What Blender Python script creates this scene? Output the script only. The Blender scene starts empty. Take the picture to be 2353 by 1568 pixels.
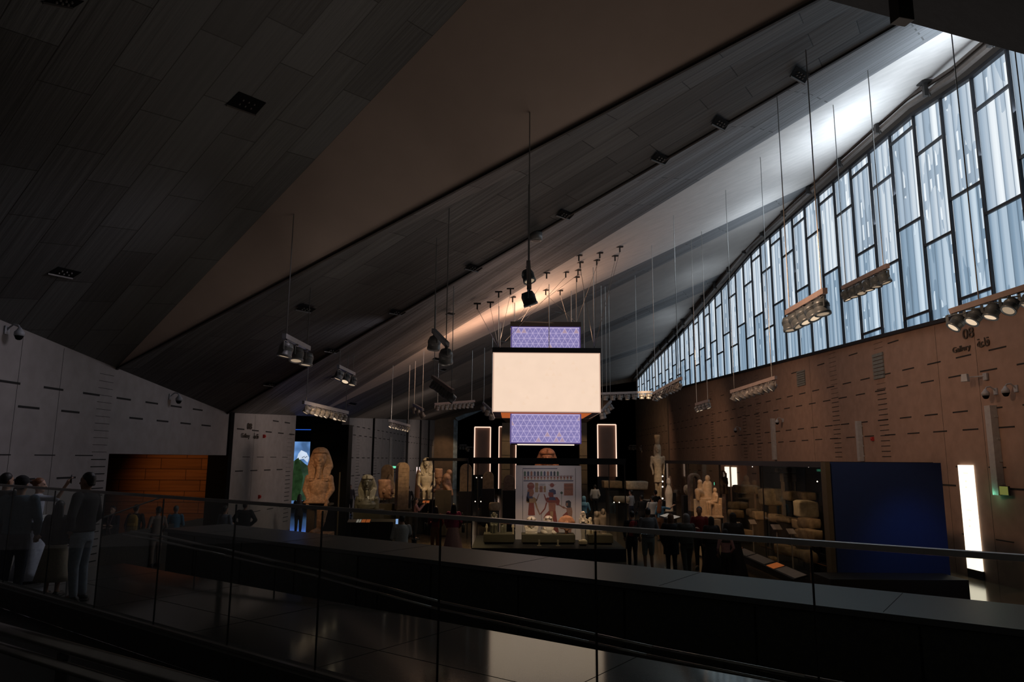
import bpy, math, random
from mathutils import Vector, Matrix, noise as mnoise
from mathutils.bvhtree import BVHTree

random.seed(8)
SC = bpy.context.scene
COL = SC.collection
PI = math.pi

# ------------------------------------------------------------------ camera
W, H, F = 2353.0, 1568.0, 1640.0
EYE = Vector((0, 0, 3.25))
PITCH = math.atan(0.1659)
ROLL = math.radians(0.43)
_fw = Vector((0, math.cos(PITCH), math.sin(PITCH)))
_up = Vector((0, -math.sin(PITCH), math.cos(PITCH)))
_rt = Vector((1, 0, 0))
RT = _rt * math.cos(ROLL) + _up * math.sin(ROLL)
UP = _up * math.cos(ROLL) - _rt * math.sin(ROLL)
FW = _fw
cam_data = bpy.data.cameras.new('camera')
cam = bpy.data.objects.new('camera', cam_data)
COL.objects.link(cam)
cam.matrix_world = Matrix(((RT.x, UP.x, -FW.x, EYE.x), (RT.y, UP.y, -FW.y, EYE.y), (RT.z, UP.z, -FW.z, EYE.z), (0, 0, 0, 1)))
cam_data.sensor_width = 36.0
cam_data.lens = F / W * 36.0
cam_data.clip_end = 400
SC.camera = cam

# ------------------------------------------------------------------ world, exposure, daylight
SC.view_settings.view_transform = 'Standard'
SC.view_settings.look = 'None'
SC.view_settings.gamma = 1
SC.view_settings.exposure = 0.0
world = bpy.data.worlds.new('world')
SC.world = world
world.use_nodes = True
world.node_tree.nodes['Background'].inputs[0].default_value = (1.0, 0.92, 0.88, 1)
world.node_tree.nodes['Background'].inputs[1].default_value = 0.03

def lamp(kind, name, loc, energy, color, aim=None, size=0.3, spot=None, blend=0.6, size_y=None):
    d = bpy.data.lights.new(name, kind)
    d.energy = energy
    d.color = color
    if kind == 'SPOT':
        d.spot_size = math.radians(spot); d.spot_blend = blend; d.shadow_soft_size = size
    elif kind == 'AREA':
        d.shape = 'RECTANGLE'; d.size = size; d.size_y = size_y or size
    elif kind == 'POINT':
        d.shadow_soft_size = size
    o = bpy.data.objects.new(name, d)
    COL.objects.link(o)
    o.location = loc
    if aim is not None:
        v = Vector(aim) - Vector(loc)
        o.rotation_euler = v.to_track_quat('-Z', 'Y').to_euler()
    return o

WARM = (1.0, 0.66, 0.38)
WARMER = (1.0, 0.50, 0.25)
# daylight coming through the glazing strip on to the ceiling along the right wall
for yy, e in ((17, 270), (23, 250), (31, 95), (41, 36), (52, 22)):
    o = lamp('AREA', 'daylight_glazing', (12.7, yy, 12.2), e, (0.72, 0.86, 1.0), aim=(9.5, yy + 1.5, 16.0), size=7, size_y=1.0)
    o.data.spread = math.radians(150)
# added fill lamps, unseen behind the parapet, only to brighten the ceiling
for x, y, e in ((-4, 17, 720), (3, 15, 780), (9, 13.5, 480)):
    lamp('SPOT', 'ceiling_fill', (x, y, .25), e, (1.0, .86, .76), aim=(x - .5, y - 2.5, 9), size=2.2, spot=150, blend=1)

# ------------------------------------------------------------------ pixel rays
def ray(px, py):
    return FW + RT * ((px - W / 2) / F) + UP * ((H / 2 - py) / F)
def at_y(px, py, Y):
    d = ray(px, py); return EYE + d * (Y / d.y)
def at_z(px, py, z):
    d = ray(px, py); return EYE + d * ((z - EYE.z) / d.z)
def at_plane(px, py, n, c):
    d = ray(px, py); return EYE + d * ((c - n.dot(EYE)) / n.dot(d))
LN, LC = Vector((1, -0.038, 0)), -11.5          # left wall plane X = -11.5 + .038 Y
RN, RC = Vector((1, -0.0085, 0)), 13.1          # right wall plane
def on_left(px, py): return at_plane(px, py, LN, LC)
def on_right(px, py): return at_plane(px, py, RN, RC)
def lwall(Y, z, off=0): return Vector((LC + 0.038 * Y + off, Y, z))
def rwall(Y, z, off=0): return Vector((RC + 0.0085 * Y - off, Y, z))

# ------------------------------------------------------------------ materials
MATS = {}
def _nt(name):
    m = bpy.data.materials.new(name); m.use_nodes = True
    nt = m.node_tree; nt.nodes.clear()
    out = nt.nodes.new('ShaderNodeOutputMaterial')
    return m, nt, out
def N(nt, kind, **kw):
    n = nt.nodes.new(kind)
    for k, v in kw.items():
        if k.startswith('i_'):
            n.inputs[int(k[2:])].default_value = v
        else:
            setattr(n, k, v)
    return n
def solid(name, col, rough=0.6, metal=0.0, var=0.25, scale=8.0, bump=0.15, spec=0.5, coord='Object', stretch=None, col2=None, tint=None):
    """principled surface with noise variation in colour and relief"""
    if name in MATS: return MATS[name]
    m, nt, out = _nt(name)
    b = N(nt, 'ShaderNodeBsdfPrincipled')
    b.inputs['Roughness'].default_value = rough
    b.inputs['Metallic'].default_value = metal
    b.inputs['Specular IOR Level'].default_value = spec
    if tint: b.inputs['Specular Tint'].default_value = (*tint, 1)
    tc = N(nt, 'ShaderNodeTexCoord')
    src = tc.outputs[coord]
    if stretch:
        mp = N(nt, 'ShaderNodeMapping'); mp.inputs['Scale'].default_value = stretch
        nt.links.new(src, mp.inputs[0]); src = mp.outputs[0]
    no = N(nt, 'ShaderNodeTexNoise'); no.inputs['Scale'].default_value = scale; no.inputs['Detail'].default_value = 6
    nt.links.new(src, no.inputs['Vector'])
    rp = N(nt, 'ShaderNodeValToRGB')
    c = Vector(col[:3])
    lo = Vector(col2) if col2 else c * (1 - var)
    hi = c * (1 + var)
    rp.color_ramp.elements[0].position = 0.3; rp.color_ramp.elements[0].color = (*lo, 1)
    rp.color_ramp.elements[1].position = 0.7; rp.color_ramp.elements[1].color = (*hi, 1)
    nt.links.new(no.outputs[0], rp.inputs[0]); nt.links.new(rp.outputs[0], b.inputs['Base Color'])
    if bump:
        bp = N(nt, 'ShaderNodeBump'); bp.inputs['Strength'].default_value = bump; bp.inputs['Distance'].default_value = 0.05
        nt.links.new(no.outputs[0], bp.inputs['Height']); nt.links.new(bp.outputs[0], b.inputs['Normal'])
    nt.links.new(b.outputs[0], out.inputs[0])
    MATS[name] = m
    return m
def glow(name, col, strength, var=0.0, scale=6):
    if name in MATS: return MATS[name]
    m, nt, out = _nt(name)
    e = N(nt, 'ShaderNodeEmission'); e.inputs[1].default_value = strength
    if var:
        tc = N(nt, 'ShaderNodeTexCoord'); no = N(nt, 'ShaderNodeTexNoise'); no.inputs['Scale'].default_value = scale
        nt.links.new(tc.outputs['Object'], no.inputs['Vector'])
        rp = N(nt, 'ShaderNodeValToRGB'); c = Vector(col)
        rp.color_ramp.elements[0].position = .3; rp.color_ramp.elements[0].color = (*(c * (1 - var)), 1)
        rp.color_ramp.elements[1].position = .7; rp.color_ramp.elements[1].color = (*c, 1)
        nt.links.new(no.outputs[0], rp.inputs[0]); nt.links.new(rp.outputs[0], e.inputs[0])
    else:
        e.inputs[0].default_value = (*col, 1)
    nt.links.new(e.outputs[0], out.inputs[0])
    MATS[name] = m
    return m
def clear_glass(name, tint, fac=0.9):
    if name in MATS: return MATS[name]
    m, nt, out = _nt(name)
    t = N(nt, 'ShaderNodeBsdfTransparent'); t.inputs[0].default_value = (*tint, 1)
    g = N(nt, 'ShaderNodeBsdfGlossy'); g.inputs['Roughness'].default_value = 0.02; g.inputs[0].default_value = (.9, .95, .93, 1)
    fr = N(nt, 'ShaderNodeFresnel'); fr.inputs[0].default_value = 1.3
    ml = N(nt, 'ShaderNodeMath', operation='MULTIPLY'); ml.inputs[1].default_value = fac
    mx = N(nt, 'ShaderNodeMixShader')
    nt.links.new(fr.outputs[0], ml.inputs[0]); nt.links.new(ml.outputs[0], mx.inputs[0])
    nt.links.new(t.outputs[0], mx.inputs[1]); nt.links.new(g.outputs[0], mx.inputs[2]); nt.links.new(mx.outputs[0], out.inputs[0])
    MATS[name] = m
    return m
def boards(name, c1, c2, mortar, bw, bh, rough=0.6, wave=0.0, bump=0.4, msize=0.012, grain=0.35):
    """boarded ceiling: UV in metres, u along the boards"""
    if name in MATS: return MATS[name]
    m, nt, out = _nt(name)
    b = N(nt, 'ShaderNodeBsdfPrincipled'); b.inputs['Roughness'].default_value = rough
    uv = N(nt, 'ShaderNodeUVMap')
    br = N(nt, 'ShaderNodeTexBrick')
    br.inputs['Scale'].default_value = 1.0; br.inputs['Brick Width'].default_value = bw; br.inputs['Row Height'].default_value = bh
    br.inputs['Mortar Size'].default_value = msize; br.inputs['Mortar Smooth'].default_value = 0.4
    br.inputs['Color1'].default_value = (*c1, 1); br.inputs['Color2'].default_value = (*c2, 1); br.inputs['Mortar'].default_value = (*mortar, 1)
    br.offset = 0.37
    nt.links.new(uv.outputs[0], br.inputs['Vector'])
    mp = N(nt, 'ShaderNodeMapping'); mp.inputs['Scale'].default_value = (0.25, 5.0, 1)
    no = N(nt, 'ShaderNodeTexNoise'); no.inputs['Scale'].default_value = 1.5; no.inputs['Detail'].default_value = 8
    nt.links.new(uv.outputs[0], mp.inputs[0]); nt.links.new(mp.outputs[0], no.inputs['Vector'])
    mx = N(nt, 'ShaderNodeMix', data_type='RGBA', blend_type='MULTIPLY'); mx.inputs[0].default_value = grain * 2
    rp = N(nt, 'ShaderNodeValToRGB'); rp.color_ramp.elements[0].position = .3; rp.color_ramp.elements[0].color = (.45, .45, .45, 1); rp.color_ramp.elements[1].position = .7
    nt.links.new(no.outputs[0], rp.inputs[0])
    nt.links.new(br.outputs[0], mx.inputs[6]); nt.links.new(rp.outputs[0], mx.inputs[7])
    nt.links.new(mx.outputs[2], b.inputs['Base Color'])
    h = N(nt, 'ShaderNodeMath', operation='MULTIPLY_ADD')
    h.inputs[1].default_value = -0.6
    nt.links.new(br.outputs[1], h.inputs[0]); nt.links.new(no.outputs[0], h.inputs[2])
    last = h.outputs[0]
    if wave:
        wv = N(nt, 'ShaderNodeTexWave', wave_type='BANDS', bands_direction='Y'); wv.inputs['Scale'].default_value = wave; wv.inputs['Distortion'].default_value = 0.6
        nt.links.new(uv.outputs[0], wv.inputs['Vector'])
        a = N(nt, 'ShaderNodeMath', operation='MULTIPLY_ADD'); a.inputs[1].default_value = 1.6
        nt.links.new(wv.outputs['Fac'], a.inputs[0]); nt.links.new(last, a.inputs[2]); last = a.outputs[0]
    bp = N(nt, 'ShaderNodeBump'); bp.inputs['Strength'].default_value = bump; bp.inputs['Distance'].default_value = 0.08
    nt.links.new(last, bp.inputs['Height']); nt.links.new(bp.outputs[0], b.inputs['Normal'])
    nt.links.new(b.outputs[0], out.inputs[0])
    MATS[name] = m
    return m
def channel_glass(name, hi, lo, strength):
    """lit translucent channel glass: ribs, streaks and bright slits"""
    m, nt, out = _nt(name)
    e = N(nt, 'ShaderNodeEmission'); e.inputs[1].default_value = strength
    uv = N(nt, 'ShaderNodeUVMap'); oi = N(nt, 'ShaderNodeObjectInfo')
    sp = N(nt, 'ShaderNodeSeparateXYZ'); nt.links.new(uv.outputs[0], sp.inputs[0])
    def M(op, a, b=None, c=None):
        n = N(nt, 'ShaderNodeMath', operation=op)
        for i, v in enumerate((a, b, c)):
            if v is None: continue
            if isinstance(v, (int, float)): n.inputs[i].default_value = v
            else: nt.links.new(v, n.inputs[i])
        return n.outputs[0]
    u4 = M('MULTIPLY', sp.outputs[0], 4.0)
    fr = M('FRACT', u4)
    edge = M('ABSOLUTE', M('SUBTRACT', fr, 0.5))                 # .5 at the rib, 0 mid channel
    rib = M('GREATER_THAN', edge, 0.465)
    round_ = M('SUBTRACT', 1.0, M('MULTIPLY', M('POWER', edge, 2.0), 1.3))
    no = N(nt, 'ShaderNodeTexNoise', noise_dimensions='4D'); no.inputs['Scale'].default_value = 1.0; no.inputs['Detail'].default_value = 3
    mp = N(nt, 'ShaderNodeMapping'); mp.inputs['Scale'].default_value = (5.0, 0.05, 1)
    nt.links.new(uv.outputs[0], mp.inputs[0]); nt.links.new(mp.outputs[0], no.inputs['Vector']); nt.links.new(M('MULTIPLY', oi.outputs['Random'], 30.0), no.inputs['W'])
    st = M('MULTIPLY_ADD', no.outputs[0], 1.9, -0.15)
    # structure behind the glass: soft dark rungs
    wv = M('SINE', M('MULTIPLY', sp.outputs[1], 7.0))
    n2 = N(nt, 'ShaderNodeTexNoise', noise_dimensions='4D'); n2.inputs['Scale'].default_value = 1.0
    mp2 = N(nt, 'ShaderNodeMapping'); mp2.inputs['Scale'].default_value = (2.2, 0.3, 1); nt.links.new(uv.outputs[0], mp2.inputs[0]); nt.links.new(mp2.outputs[0], n2.inputs['Vector'])
    nt.links.new(M('MULTIPLY', oi.outputs['Random'], 77.0), n2.inputs['W'])
    slitzone = M('GREATER_THAN', n2.outputs[0], 0.56)
    slit = M('MULTIPLY', M('MULTIPLY', slitzone, M('LESS_THAN', M('ABSOLUTE', M('SUBTRACT', fr, 0.62)), 0.13)), M('GREATER_THAN', wv, -0.5))
    dim = M('SUBTRACT', 1.0, M('MULTIPLY', slitzone, 0.30))
    wn = N(nt, 'ShaderNodeTexWhiteNoise', noise_dimensions='2D'); cb = N(nt, 'ShaderNodeCombineXYZ')
    nt.links.new(M('FLOOR', u4), cb.inputs[0]); nt.links.new(M('MULTIPLY', oi.outputs['Random'], 91.0), cb.inputs[1]); nt.links.new(cb.outputs[0], wn.inputs['Vector'])
    chan = M('MULTIPLY_ADD', wn.outputs['Value'], 0.62, 0.50)
    soft = M('MULTIPLY_ADD', no.outputs[0], 0.9, 0.5)
    inner = M('SUBTRACT', 1.12, M('MULTIPLY', fr, 0.38))
    val = M('MULTIPLY', M('MULTIPLY', M('MULTIPLY', M('MULTIPLY', chan, soft), inner), round_), dim)
    val = M('MULTIPLY', val, M('SUBTRACT', 1.25, M('MULTIPLY', sp.outputs[0], 0.55)))
    val = M('ADD', M('MINIMUM', val, 1.0), M('MULTIPLY', slit, 0.55))
    val = M('MULTIPLY', val, M('SUBTRACT', 1.0, M('MULTIPLY', rib, 0.65)))
    rp = N(nt, 'ShaderNodeValToRGB')
    rp.color_ramp.elements[0].position = 0.0; rp.color_ramp.elements[0].color = (*[x * .3 for x in lo], 1)
    rp.color_ramp.elements[1].position = 1.0; rp.color_ramp.elements[1].color = (*hi, 1)
    x = rp.color_ramp.elements.new(0.45); x.color = (*lo, 1)
    nt.links.new(val, rp.inputs[0]); nt.links.new(rp.outputs[0], e.inputs[0]); nt.links.new(e.outputs[0], out.inputs[0])
    return m

# ------------------------------------------------------------------ mesh builder
class MB:
    def __init__(s): s.v = []; s.f = []; s.m = []; s.uv = {}
    def add(s, vs, fs, mi=0, uvs=None):
        o = len(s.v); s.v += [Vector(v) for v in vs]
        for k, f in enumerate(fs):
            if uvs: s.uv[len(s.f)] = uvs[k]
            s.f.append([o + i for i in f]); s.m.append(mi)
    def quad(s, a, b, c, d, mi=0, uv=None): s.add([a, b, c, d], [(0, 1, 2, 3)], mi, [uv] if uv else None)
    def box(s, c, d, mi=0, rot=None, taper=1.0):
        """box: centre c, full sizes d; rot a Matrix"""
        c = Vector(c); vs = []
        for z in (-1, 1):
            k = taper if z > 0 else 1
            for x, y in ((-1, -1), (1, -1), (1, 1), (-1, 1)):
                p = Vector((x * d[0] / 2 * k, y * d[1] / 2 * k, z * d[2] / 2))
                vs.append(c + (rot @ p if rot else p))
        s.add(vs, [(3, 2, 1, 0), (4, 5, 6, 7), (0, 1, 5, 4), (1, 2, 6, 5), (2, 3, 7, 6), (3, 0, 4, 7)], mi)
    def beam(s, a, b, w, h, mi=0, upv=Vector((0, 0, 1))):
        a = Vector(a); b = Vector(b); t = (b - a).normalized(); sd = t.cross(upv).normalized(); u = sd.cross(t)
        vs = []
        for p in (a, b):
            for x, y in ((-1, -1), (1, -1), (1, 1), (-1, 1)): vs.append(p + sd * x * w / 2 + u * y * h / 2)
        s.add(vs, [(3, 2, 1, 0), (4, 5, 6, 7), (0, 1, 5, 4), (1, 2, 6, 5), (2, 3, 7, 6), (3, 0, 4, 7)], mi)
    def prism(s, pts, ext, mi=0):
        """polygon pts pushed along ext"""
        n = len(pts); ext = Vector(ext); vs = [Vector(p) for p in pts] + [Vector(p) + ext for p in pts]
        fs = [list(range(n))[::-1], list(range(n, 2 * n))] + [(i, (i + 1) % n, n + (i + 1) % n, n + i) for i in range(n)]
        s.add(vs, fs, mi)
    def rings(s, rs, mi=0, caps=True):
        n = len(rs[0]); vs = [p for r in rs for p in r]; fs = []
        for k in range(len(rs) - 1):
            for i in range(n):
                j = (i + 1) % n
                fs.append((k * n + i, k * n + j, (k + 1) * n + j, (k + 1) * n + i))
        if caps: fs.append(list(range(n))[::-1]); fs.append([(len(rs) - 1) * n + i for i in range(n)])
        s.add(vs, fs, mi)
    def loft(s, prof, n=20, mi=0, c=(0, 0, 0)):
        """prof rows (z, rx, ry[, cx, cy, power]) stacked up z"""
        rs = []
        for p in prof:
            z, rx, ry = p[:3]; cx = p[3] if len(p) > 3 else 0; cy = p[4] if len(p) > 4 else 0; pw = p[5] if len(p) > 5 else 2
            r = []
            for i in range(n):
                t = 2 * PI * i / n; ct, st = math.cos(t), math.sin(t)
                r.append(Vector((c[0] + cx + rx * math.copysign(abs(ct) ** (2 / pw), ct), c[1] + cy + ry * math.copysign(abs(st) ** (2 / pw), st), c[2] + z)))
            rs.append(r)
        s.rings(rs, mi)
    def limb(s, a, b, ra, rb, n=10, mi=0):
        """tapered capsule"""
        a = Vector(a); b = Vector(b); t = (b - a); L = t.length or 1e-5; t = t / L
        x = t.orthogonal().normalized(); y = t.cross(x); rs = []
        steps = [(-0.85, .5, 0), (-.5, .87, 0), (0, 1, 0), (0, 1, 1), (.5, .87, 1), (.85, .5, 1)]
        for k, rr, e in steps:
            r = ra if e == 0 else rb; c = (a if e == 0 else b) + t * k * r
            rs.append([c + x * math.cos(2 * PI * i / n) * r * rr + y * math.sin(2 * PI * i / n) * r * rr for i in range(n)])
        s.rings(rs, mi)
    def tube(s, pts, r, n=6, mi=0):
        for a, b in zip(pts, pts[1:]):
            a = Vector(a); b = Vector(b); t = (b - a).normalized(); x = t.orthogonal().normalized(); y = t.cross(x)
            s.rings([[c + x * math.cos(2 * PI * i / n) * r + y * math.sin(2 * PI * i / n) * r for i in range(n)] for c in (a, b)], mi)
    def ball(s, c, r, n=12, mi=0):
        if isinstance(r, (int, float)): r = (r, r, r)
        s.loft([(r[2] * math.sin(a), r[0] * math.cos(a), r[1] * math.cos(a)) for a in [(-.95 + 1.9 * k / 8) * PI / 2 for k in range(9)]], n, mi, c)
    def mesh(s, name, mats, smooth=False):
        me = bpy.data.meshes.new(name)
        me.from_pydata([tuple(v) for v in s.v], [], s.f)
        if not isinstance(mats, (list, tuple)): mats = [mats]
        for m in mats: me.materials.append(m)
        for p, mi in zip(me.polygons, s.m): p.material_index = mi; p.use_smooth = smooth
        if s.uv:
            l = me.uv_layers.new(name='UVMap')
            for p in me.polygons:
                u = s.uv.get(p.index)
                if u:
                    for k, li in enumerate(p.loop_indices): l.data[li].uv = u[k]
        me.update()
        return me
    def build(s, name, mats, parent=None, smooth=False, voxel=None, relax=2, bevel=None):
        me = s.mesh(name, mats, smooth)
        if voxel: me = remesh(me, voxel, relax)
        if bevel: me = bevelled(me, bevel)
        return place(name, me, parent)

def place(name, me, parent=None, loc=None):
    o = bpy.data.objects.new(name, me); COL.objects.link(o)
    if parent is not None: o.parent = parent
    if loc is not None: o.location = loc
    return o
def _apply(me, setup):
    t = bpy.data.objects.new('temporary', me); COL.objects.link(t); setup(t)
    dg = bpy.context.evaluated_depsgraph_get(); dg.update()
    r = bpy.data.meshes.new_from_object(t.evaluated_get(dg))
    bpy.data.objects.remove(t); r.name = me.name
    return r
def remesh(me, size, relax):
    mats = list(me.materials)
    def f(t):
        m = t.modifiers.new('r', 'REMESH'); m.mode = 'VOXEL'; m.voxel_size = size; m.use_smooth_shade = True
        if relax:
            k = t.modifiers.new('s', 'SMOOTH'); k.iterations = relax; k.factor = .5
    r = _apply(me, f)
    if not r.materials:
        for m in mats: r.materials.append(m)
    return r
def bevelled(me, w):
    def f(t):
        m = t.modifiers.new('b', 'BEVEL'); m.width = w; m.segments = 2; m.limit_method = 'ANGLE'
    return _apply(me, f)
def tag(o, label=None, cat=None, group=None, kind=None):
    if label: o['label'] = label
    if cat: o['category'] = cat
    if group: o['group'] = group
    if kind: o['kind'] = kind
    return o
def empty(name, loc=(0, 0, 0), rz=0, scale=1):
    o = bpy.data.objects.new(name, None); COL.objects.link(o); o.location = loc; o.rotation_euler = (0, 0, rz); o.scale = (scale,) * 3
    o.empty_display_size = 0.2
    return o
def struct(o): o['kind'] = 'structure'; return o
def copy_tree(o, parent=None):
    c = o.copy(); COL.objects.link(c); c.parent = parent
    for ch in list(o.children): copy_tree(ch, c)
    return c
#@@PART2
WORLDP = set()
_place0 = place
def place(name, me, parent=None, loc=None):
    o = _place0(name, me, parent, loc)
    if parent is not None and parent.name in WORLDP: o.location = -parent.location
    return o
def wempty(name, loc):
    """empty at a thing's base whose parts are modelled in world coordinates"""
    o = empty(name, loc); WORLDP.add(o.name); return o

# ------------------------------------------------------------------ material palette
m_wall_l = solid('limestone_wall', (0.26, 0.235, 0.225), .8, var=.10, scale=3, bump=.06)
m_wall_r = solid('limestone_wall_warm', (0.27, 0.175, 0.13), .8, var=.12, scale=3, bump=.06)
m_slot = solid('slot_shadow_gap', (0.012, 0.011, 0.010), .9, var=.05, bump=0)
m_far = solid('limestone_far', (0.22, 0.16, 0.11), .8, var=.15, scale=2, bump=.06)
m_black = solid('black_felt', (0.004, 0.004, 0.004), .9, var=.1, bump=0, spec=.1)
m_floor = solid('polished_floor', (0.13, 0.10, 0.07), .14, var=.25, scale=1.2, bump=.01, spec=.6)
m_landing = solid('polished_landing', (0.075, 0.072, 0.066), .085, var=.45, scale=55, bump=.0, spec=.34, tint=(1.0, .80, .66))
m_step = solid('dark_stone_step', (0.02, 0.02, 0.018), .5, var=.2, scale=20, bump=.02)
m_parapet = solid('parapet_stone', (0.060, 0.060, 0.055), .55, var=.2, scale=14, bump=.03)
m_coping = solid('coping_stone', (0.10, 0.10, 0.10), .42, var=.14, scale=50, bump=.02)
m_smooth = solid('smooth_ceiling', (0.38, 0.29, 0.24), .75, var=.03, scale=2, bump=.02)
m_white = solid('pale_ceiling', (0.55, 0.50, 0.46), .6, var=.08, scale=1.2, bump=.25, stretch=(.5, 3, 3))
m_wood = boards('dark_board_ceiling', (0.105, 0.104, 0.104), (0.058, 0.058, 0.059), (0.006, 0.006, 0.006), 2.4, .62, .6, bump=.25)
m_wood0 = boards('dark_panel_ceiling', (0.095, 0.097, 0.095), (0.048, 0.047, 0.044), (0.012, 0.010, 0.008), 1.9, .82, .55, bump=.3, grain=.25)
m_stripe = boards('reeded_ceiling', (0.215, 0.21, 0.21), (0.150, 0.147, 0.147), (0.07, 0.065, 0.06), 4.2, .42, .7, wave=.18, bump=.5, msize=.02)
m_steel = solid('dark_steel', (0.05, 0.045, 0.042), .45, metal=.6, var=.1, bump=0)
m_mull = solid('window_steel', (0.022, 0.022, 0.026), .5, metal=.4, var=.1, bump=0)
m_rail = solid('brushed_steel', (0.30, 0.29, 0.27), .32, metal=.9, var=.1, bump=0)
m_glass = clear_glass('balustrade_glass', (.87, .90, .88), .16)
m_case = clear_glass('case_glass', (.90, .91, .90), .12)
m_brick = boards('recess_masonry', (0.34, 0.15, 0.06), (0.27, 0.115, 0.045), (0.05, 0.02, 0.01), 1.5, .40, .8, bump=.6, msize=.012)

# ------------------------------------------------------------------ walls
Ltop = [on_left(0, 735), on_left(268, 846), on_left(522, 949), on_left(718, 957), on_left(814, 961), on_left(885, 963), on_left(936, 964.5), on_left(972, 965.5), on_left(999, 966)]
_a, _b = Ltop[0], Ltop[1]
Ltop = [_a + (_a - _b) * 2.2] + Ltop
def interp(pts, y):
    if y <= pts[0][0]: return pts[0][1]
    for (a, za), (b, zb) in zip(pts, pts[1:]):
        if y <= b: return za + (zb - za) * (y - a) / (b - a)
    return pts[-1][1]
LT = [(p.y, p.z) for p in Ltop]
def ltop(y): return interp(LT, y)
SL0, SL1 = on_right(2190, 735.6), on_right(1464, 918)
def sill(y): return SL0.z + (SL1.z - SL0.z) * (y - SL0.y) / (SL1.y - SL0.y)
WT = [(8, 14.3), (19.5, 14.55), (22, 14.9), (29, 15.0), (38, 15.05), (45, 14.4), (58, 13.4), (69.8, 12.8), (79.5, 12.05)]
def wtop(y): return interp(WT, y)
YEND = 79.5

def wall_strip(name, fn, segs, topfn, bot, rows, stacks, mat, thick, seams=(), extra=None):
    """a wall along fn(Y, z, off); rows of short shadow slots cut into its face"""
    mb = MB()
    for y0, y1 in segs:
        n = max(1, int((y1 - y0) / 4))
        for k in range(n):
            a = y0 + (y1 - y0) * k / n; b = y0 + (y1 - y0) * (k + 1) / n
            pts = [fn(a, bot, 0), fn(b, bot, 0), fn(b, topfn(b), 0), fn(a, topfn(a), 0)]
            mb.prism(pts, fn(0, 0, -thick) - fn(0, 0, 0))
        for z, ph, pitch, ln, h in rows:
            k = math.ceil((y0 - ph) / pitch)
            while ph + k * pitch + ln < y1:
                a = ph + k * pitch; b = a + ln; k += 1
                if a < y0 or z + .2 > topfn(a) or z < bot: continue
                mb.prism([fn(a, z - h, -.02), fn(b, z - h, -.02), fn(b, z, -.02), fn(a, z, -.02)], fn(0, 0, .028) - fn(0, 0, 0), 1)
        for yc, z0, z1, ln in stacks:
            if not (y0 <= yc <= y1): continue
            z = z1; i = 0
            while z > z0:
                h = .010 if z > (z0 + z1) / 2 + .4 else .026
                if z + .1 < topfn(yc) and z > bot: mb.prism([fn(yc, z - h, -.02), fn(yc + ln, z - h, -.02), fn(yc + ln, z, -.02), fn(yc, z, -.02)], fn(0, 0, .028) - fn(0, 0, 0), 1)
                z -= .185; i += 1
        for ys in seams:
            if y0 < ys < y1:
                mb.prism([fn(ys, max(bot, 0), -.02), fn(ys + .008, max(bot, 0), -.02), fn(ys + .008, topfn(ys) - .05, -.02), fn(ys, topfn(ys) - .05, -.02)], fn(0, 0, .024) - fn(0, 0, 0), 1)
    return struct(mb.build(name, [mat, m_slot]))
P = 1.45
lrows = [(5.83, 16.6, 2 * P, .7, .045), (4.85, 16.55, P, .68, .05), (4.35, 15.8, P, .68, .05), (3.28, 16.5, P, .7, .025), (2.75, 15.9, P, .7, .045), (1.1, 16.5, P, .7, .03)]
YD0, YD1 = 34.0, 43.6
YO0, YO1 = on_left(245, 1100).y, on_left(516, 1100).y
wall_strip('wall_left', lwall, [(3, YO0)], ltop, 0, lrows, [(YO0 - .75, .5, 5.4, .62)], m_wall_l, .45, [14.2, 15.7, 17.1])
wall_strip('wall_left', lwall, [(YO0, YO1)], ltop, 3.32, lrows[:3], [], m_wall_l, .45)
wall_strip('wall_left', lwall, [(YO1 + .3, YD0)], ltop, 0, lrows, [(YD0 - 1.0, .4, 4.3, .6)], m_wall_l, .45, [29.1])
wall_strip('wall_left', lwall, [(YD1, YEND)], ltop, 0, [(5.25, 44, P, .7, .05), (4.7, 44.6, P, .7, .05), (3.3, 44.2, P, .7, .05), (2.2, 44.6, P, .7, .05)], [(y, .3, 4.6, .75) for y in (45.6, 50.6, 56.2, 61)], m_wall_l, .45, [53])
# pilaster groove columns of the far left wall
for y0 in (62.5, 69.5, 74.8):
    mb = MB(); mb.prism([lwall(y0, 0, 0), lwall(y0 + .9, 0, 0), lwall(y0 + .9, ltop(y0), 0), lwall(y0, ltop(y0), 0)], Vector((.04, 0, 0)))
    o = struct(mb.build('trim_1', m_slot))
# recess off the left wall
mb = MB()
zt = 3.32; yf = YO1 + .3; L0 = lwall(yf, 0)
def wallquad(mb, a, b, z0, z1, mi=0):
    a = Vector(a); b = Vector(b); w = (b - a).length
    mb.quad(Vector((a.x, a.y, z0)), Vector((b.x, b.y, z0)), Vector((b.x, b.y, z1)), Vector((a.x, a.y, z1)), mi, [(0, z0), (w, z0), (w, z1), (0, z1)])
wallquad(mb, (-19, yf, 0), (L0.x, yf, 0), 0, zt)
wallquad(mb, (-19, YO0 - 2, 0), (-19, yf, 0), 0, zt)
struct(mb.build('wall_recess', m_brick))
mb = MB()
mb.box(((-19 + lwall(YO0, 0).x - .45) / 2, (YO0 + yf) / 2 - .5, zt + .1), (19 + lwall(YO0, 0).x - .45, yf - YO0 + 1, .2))
mb.box((-15, YO0 - .6, zt / 2), (8 - .6, .3, zt))
struct(mb.build('wall_recess_side', m_step))
mb = MB(); mb.box((L0.x - .35, yf + .0, zt / 2), (.7, .5, zt)); mb.box((L0.x - .0, yf - .12, 2.5), (.12, .35, 5.0)); struct(mb.build('trim_6', m_black))
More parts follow.
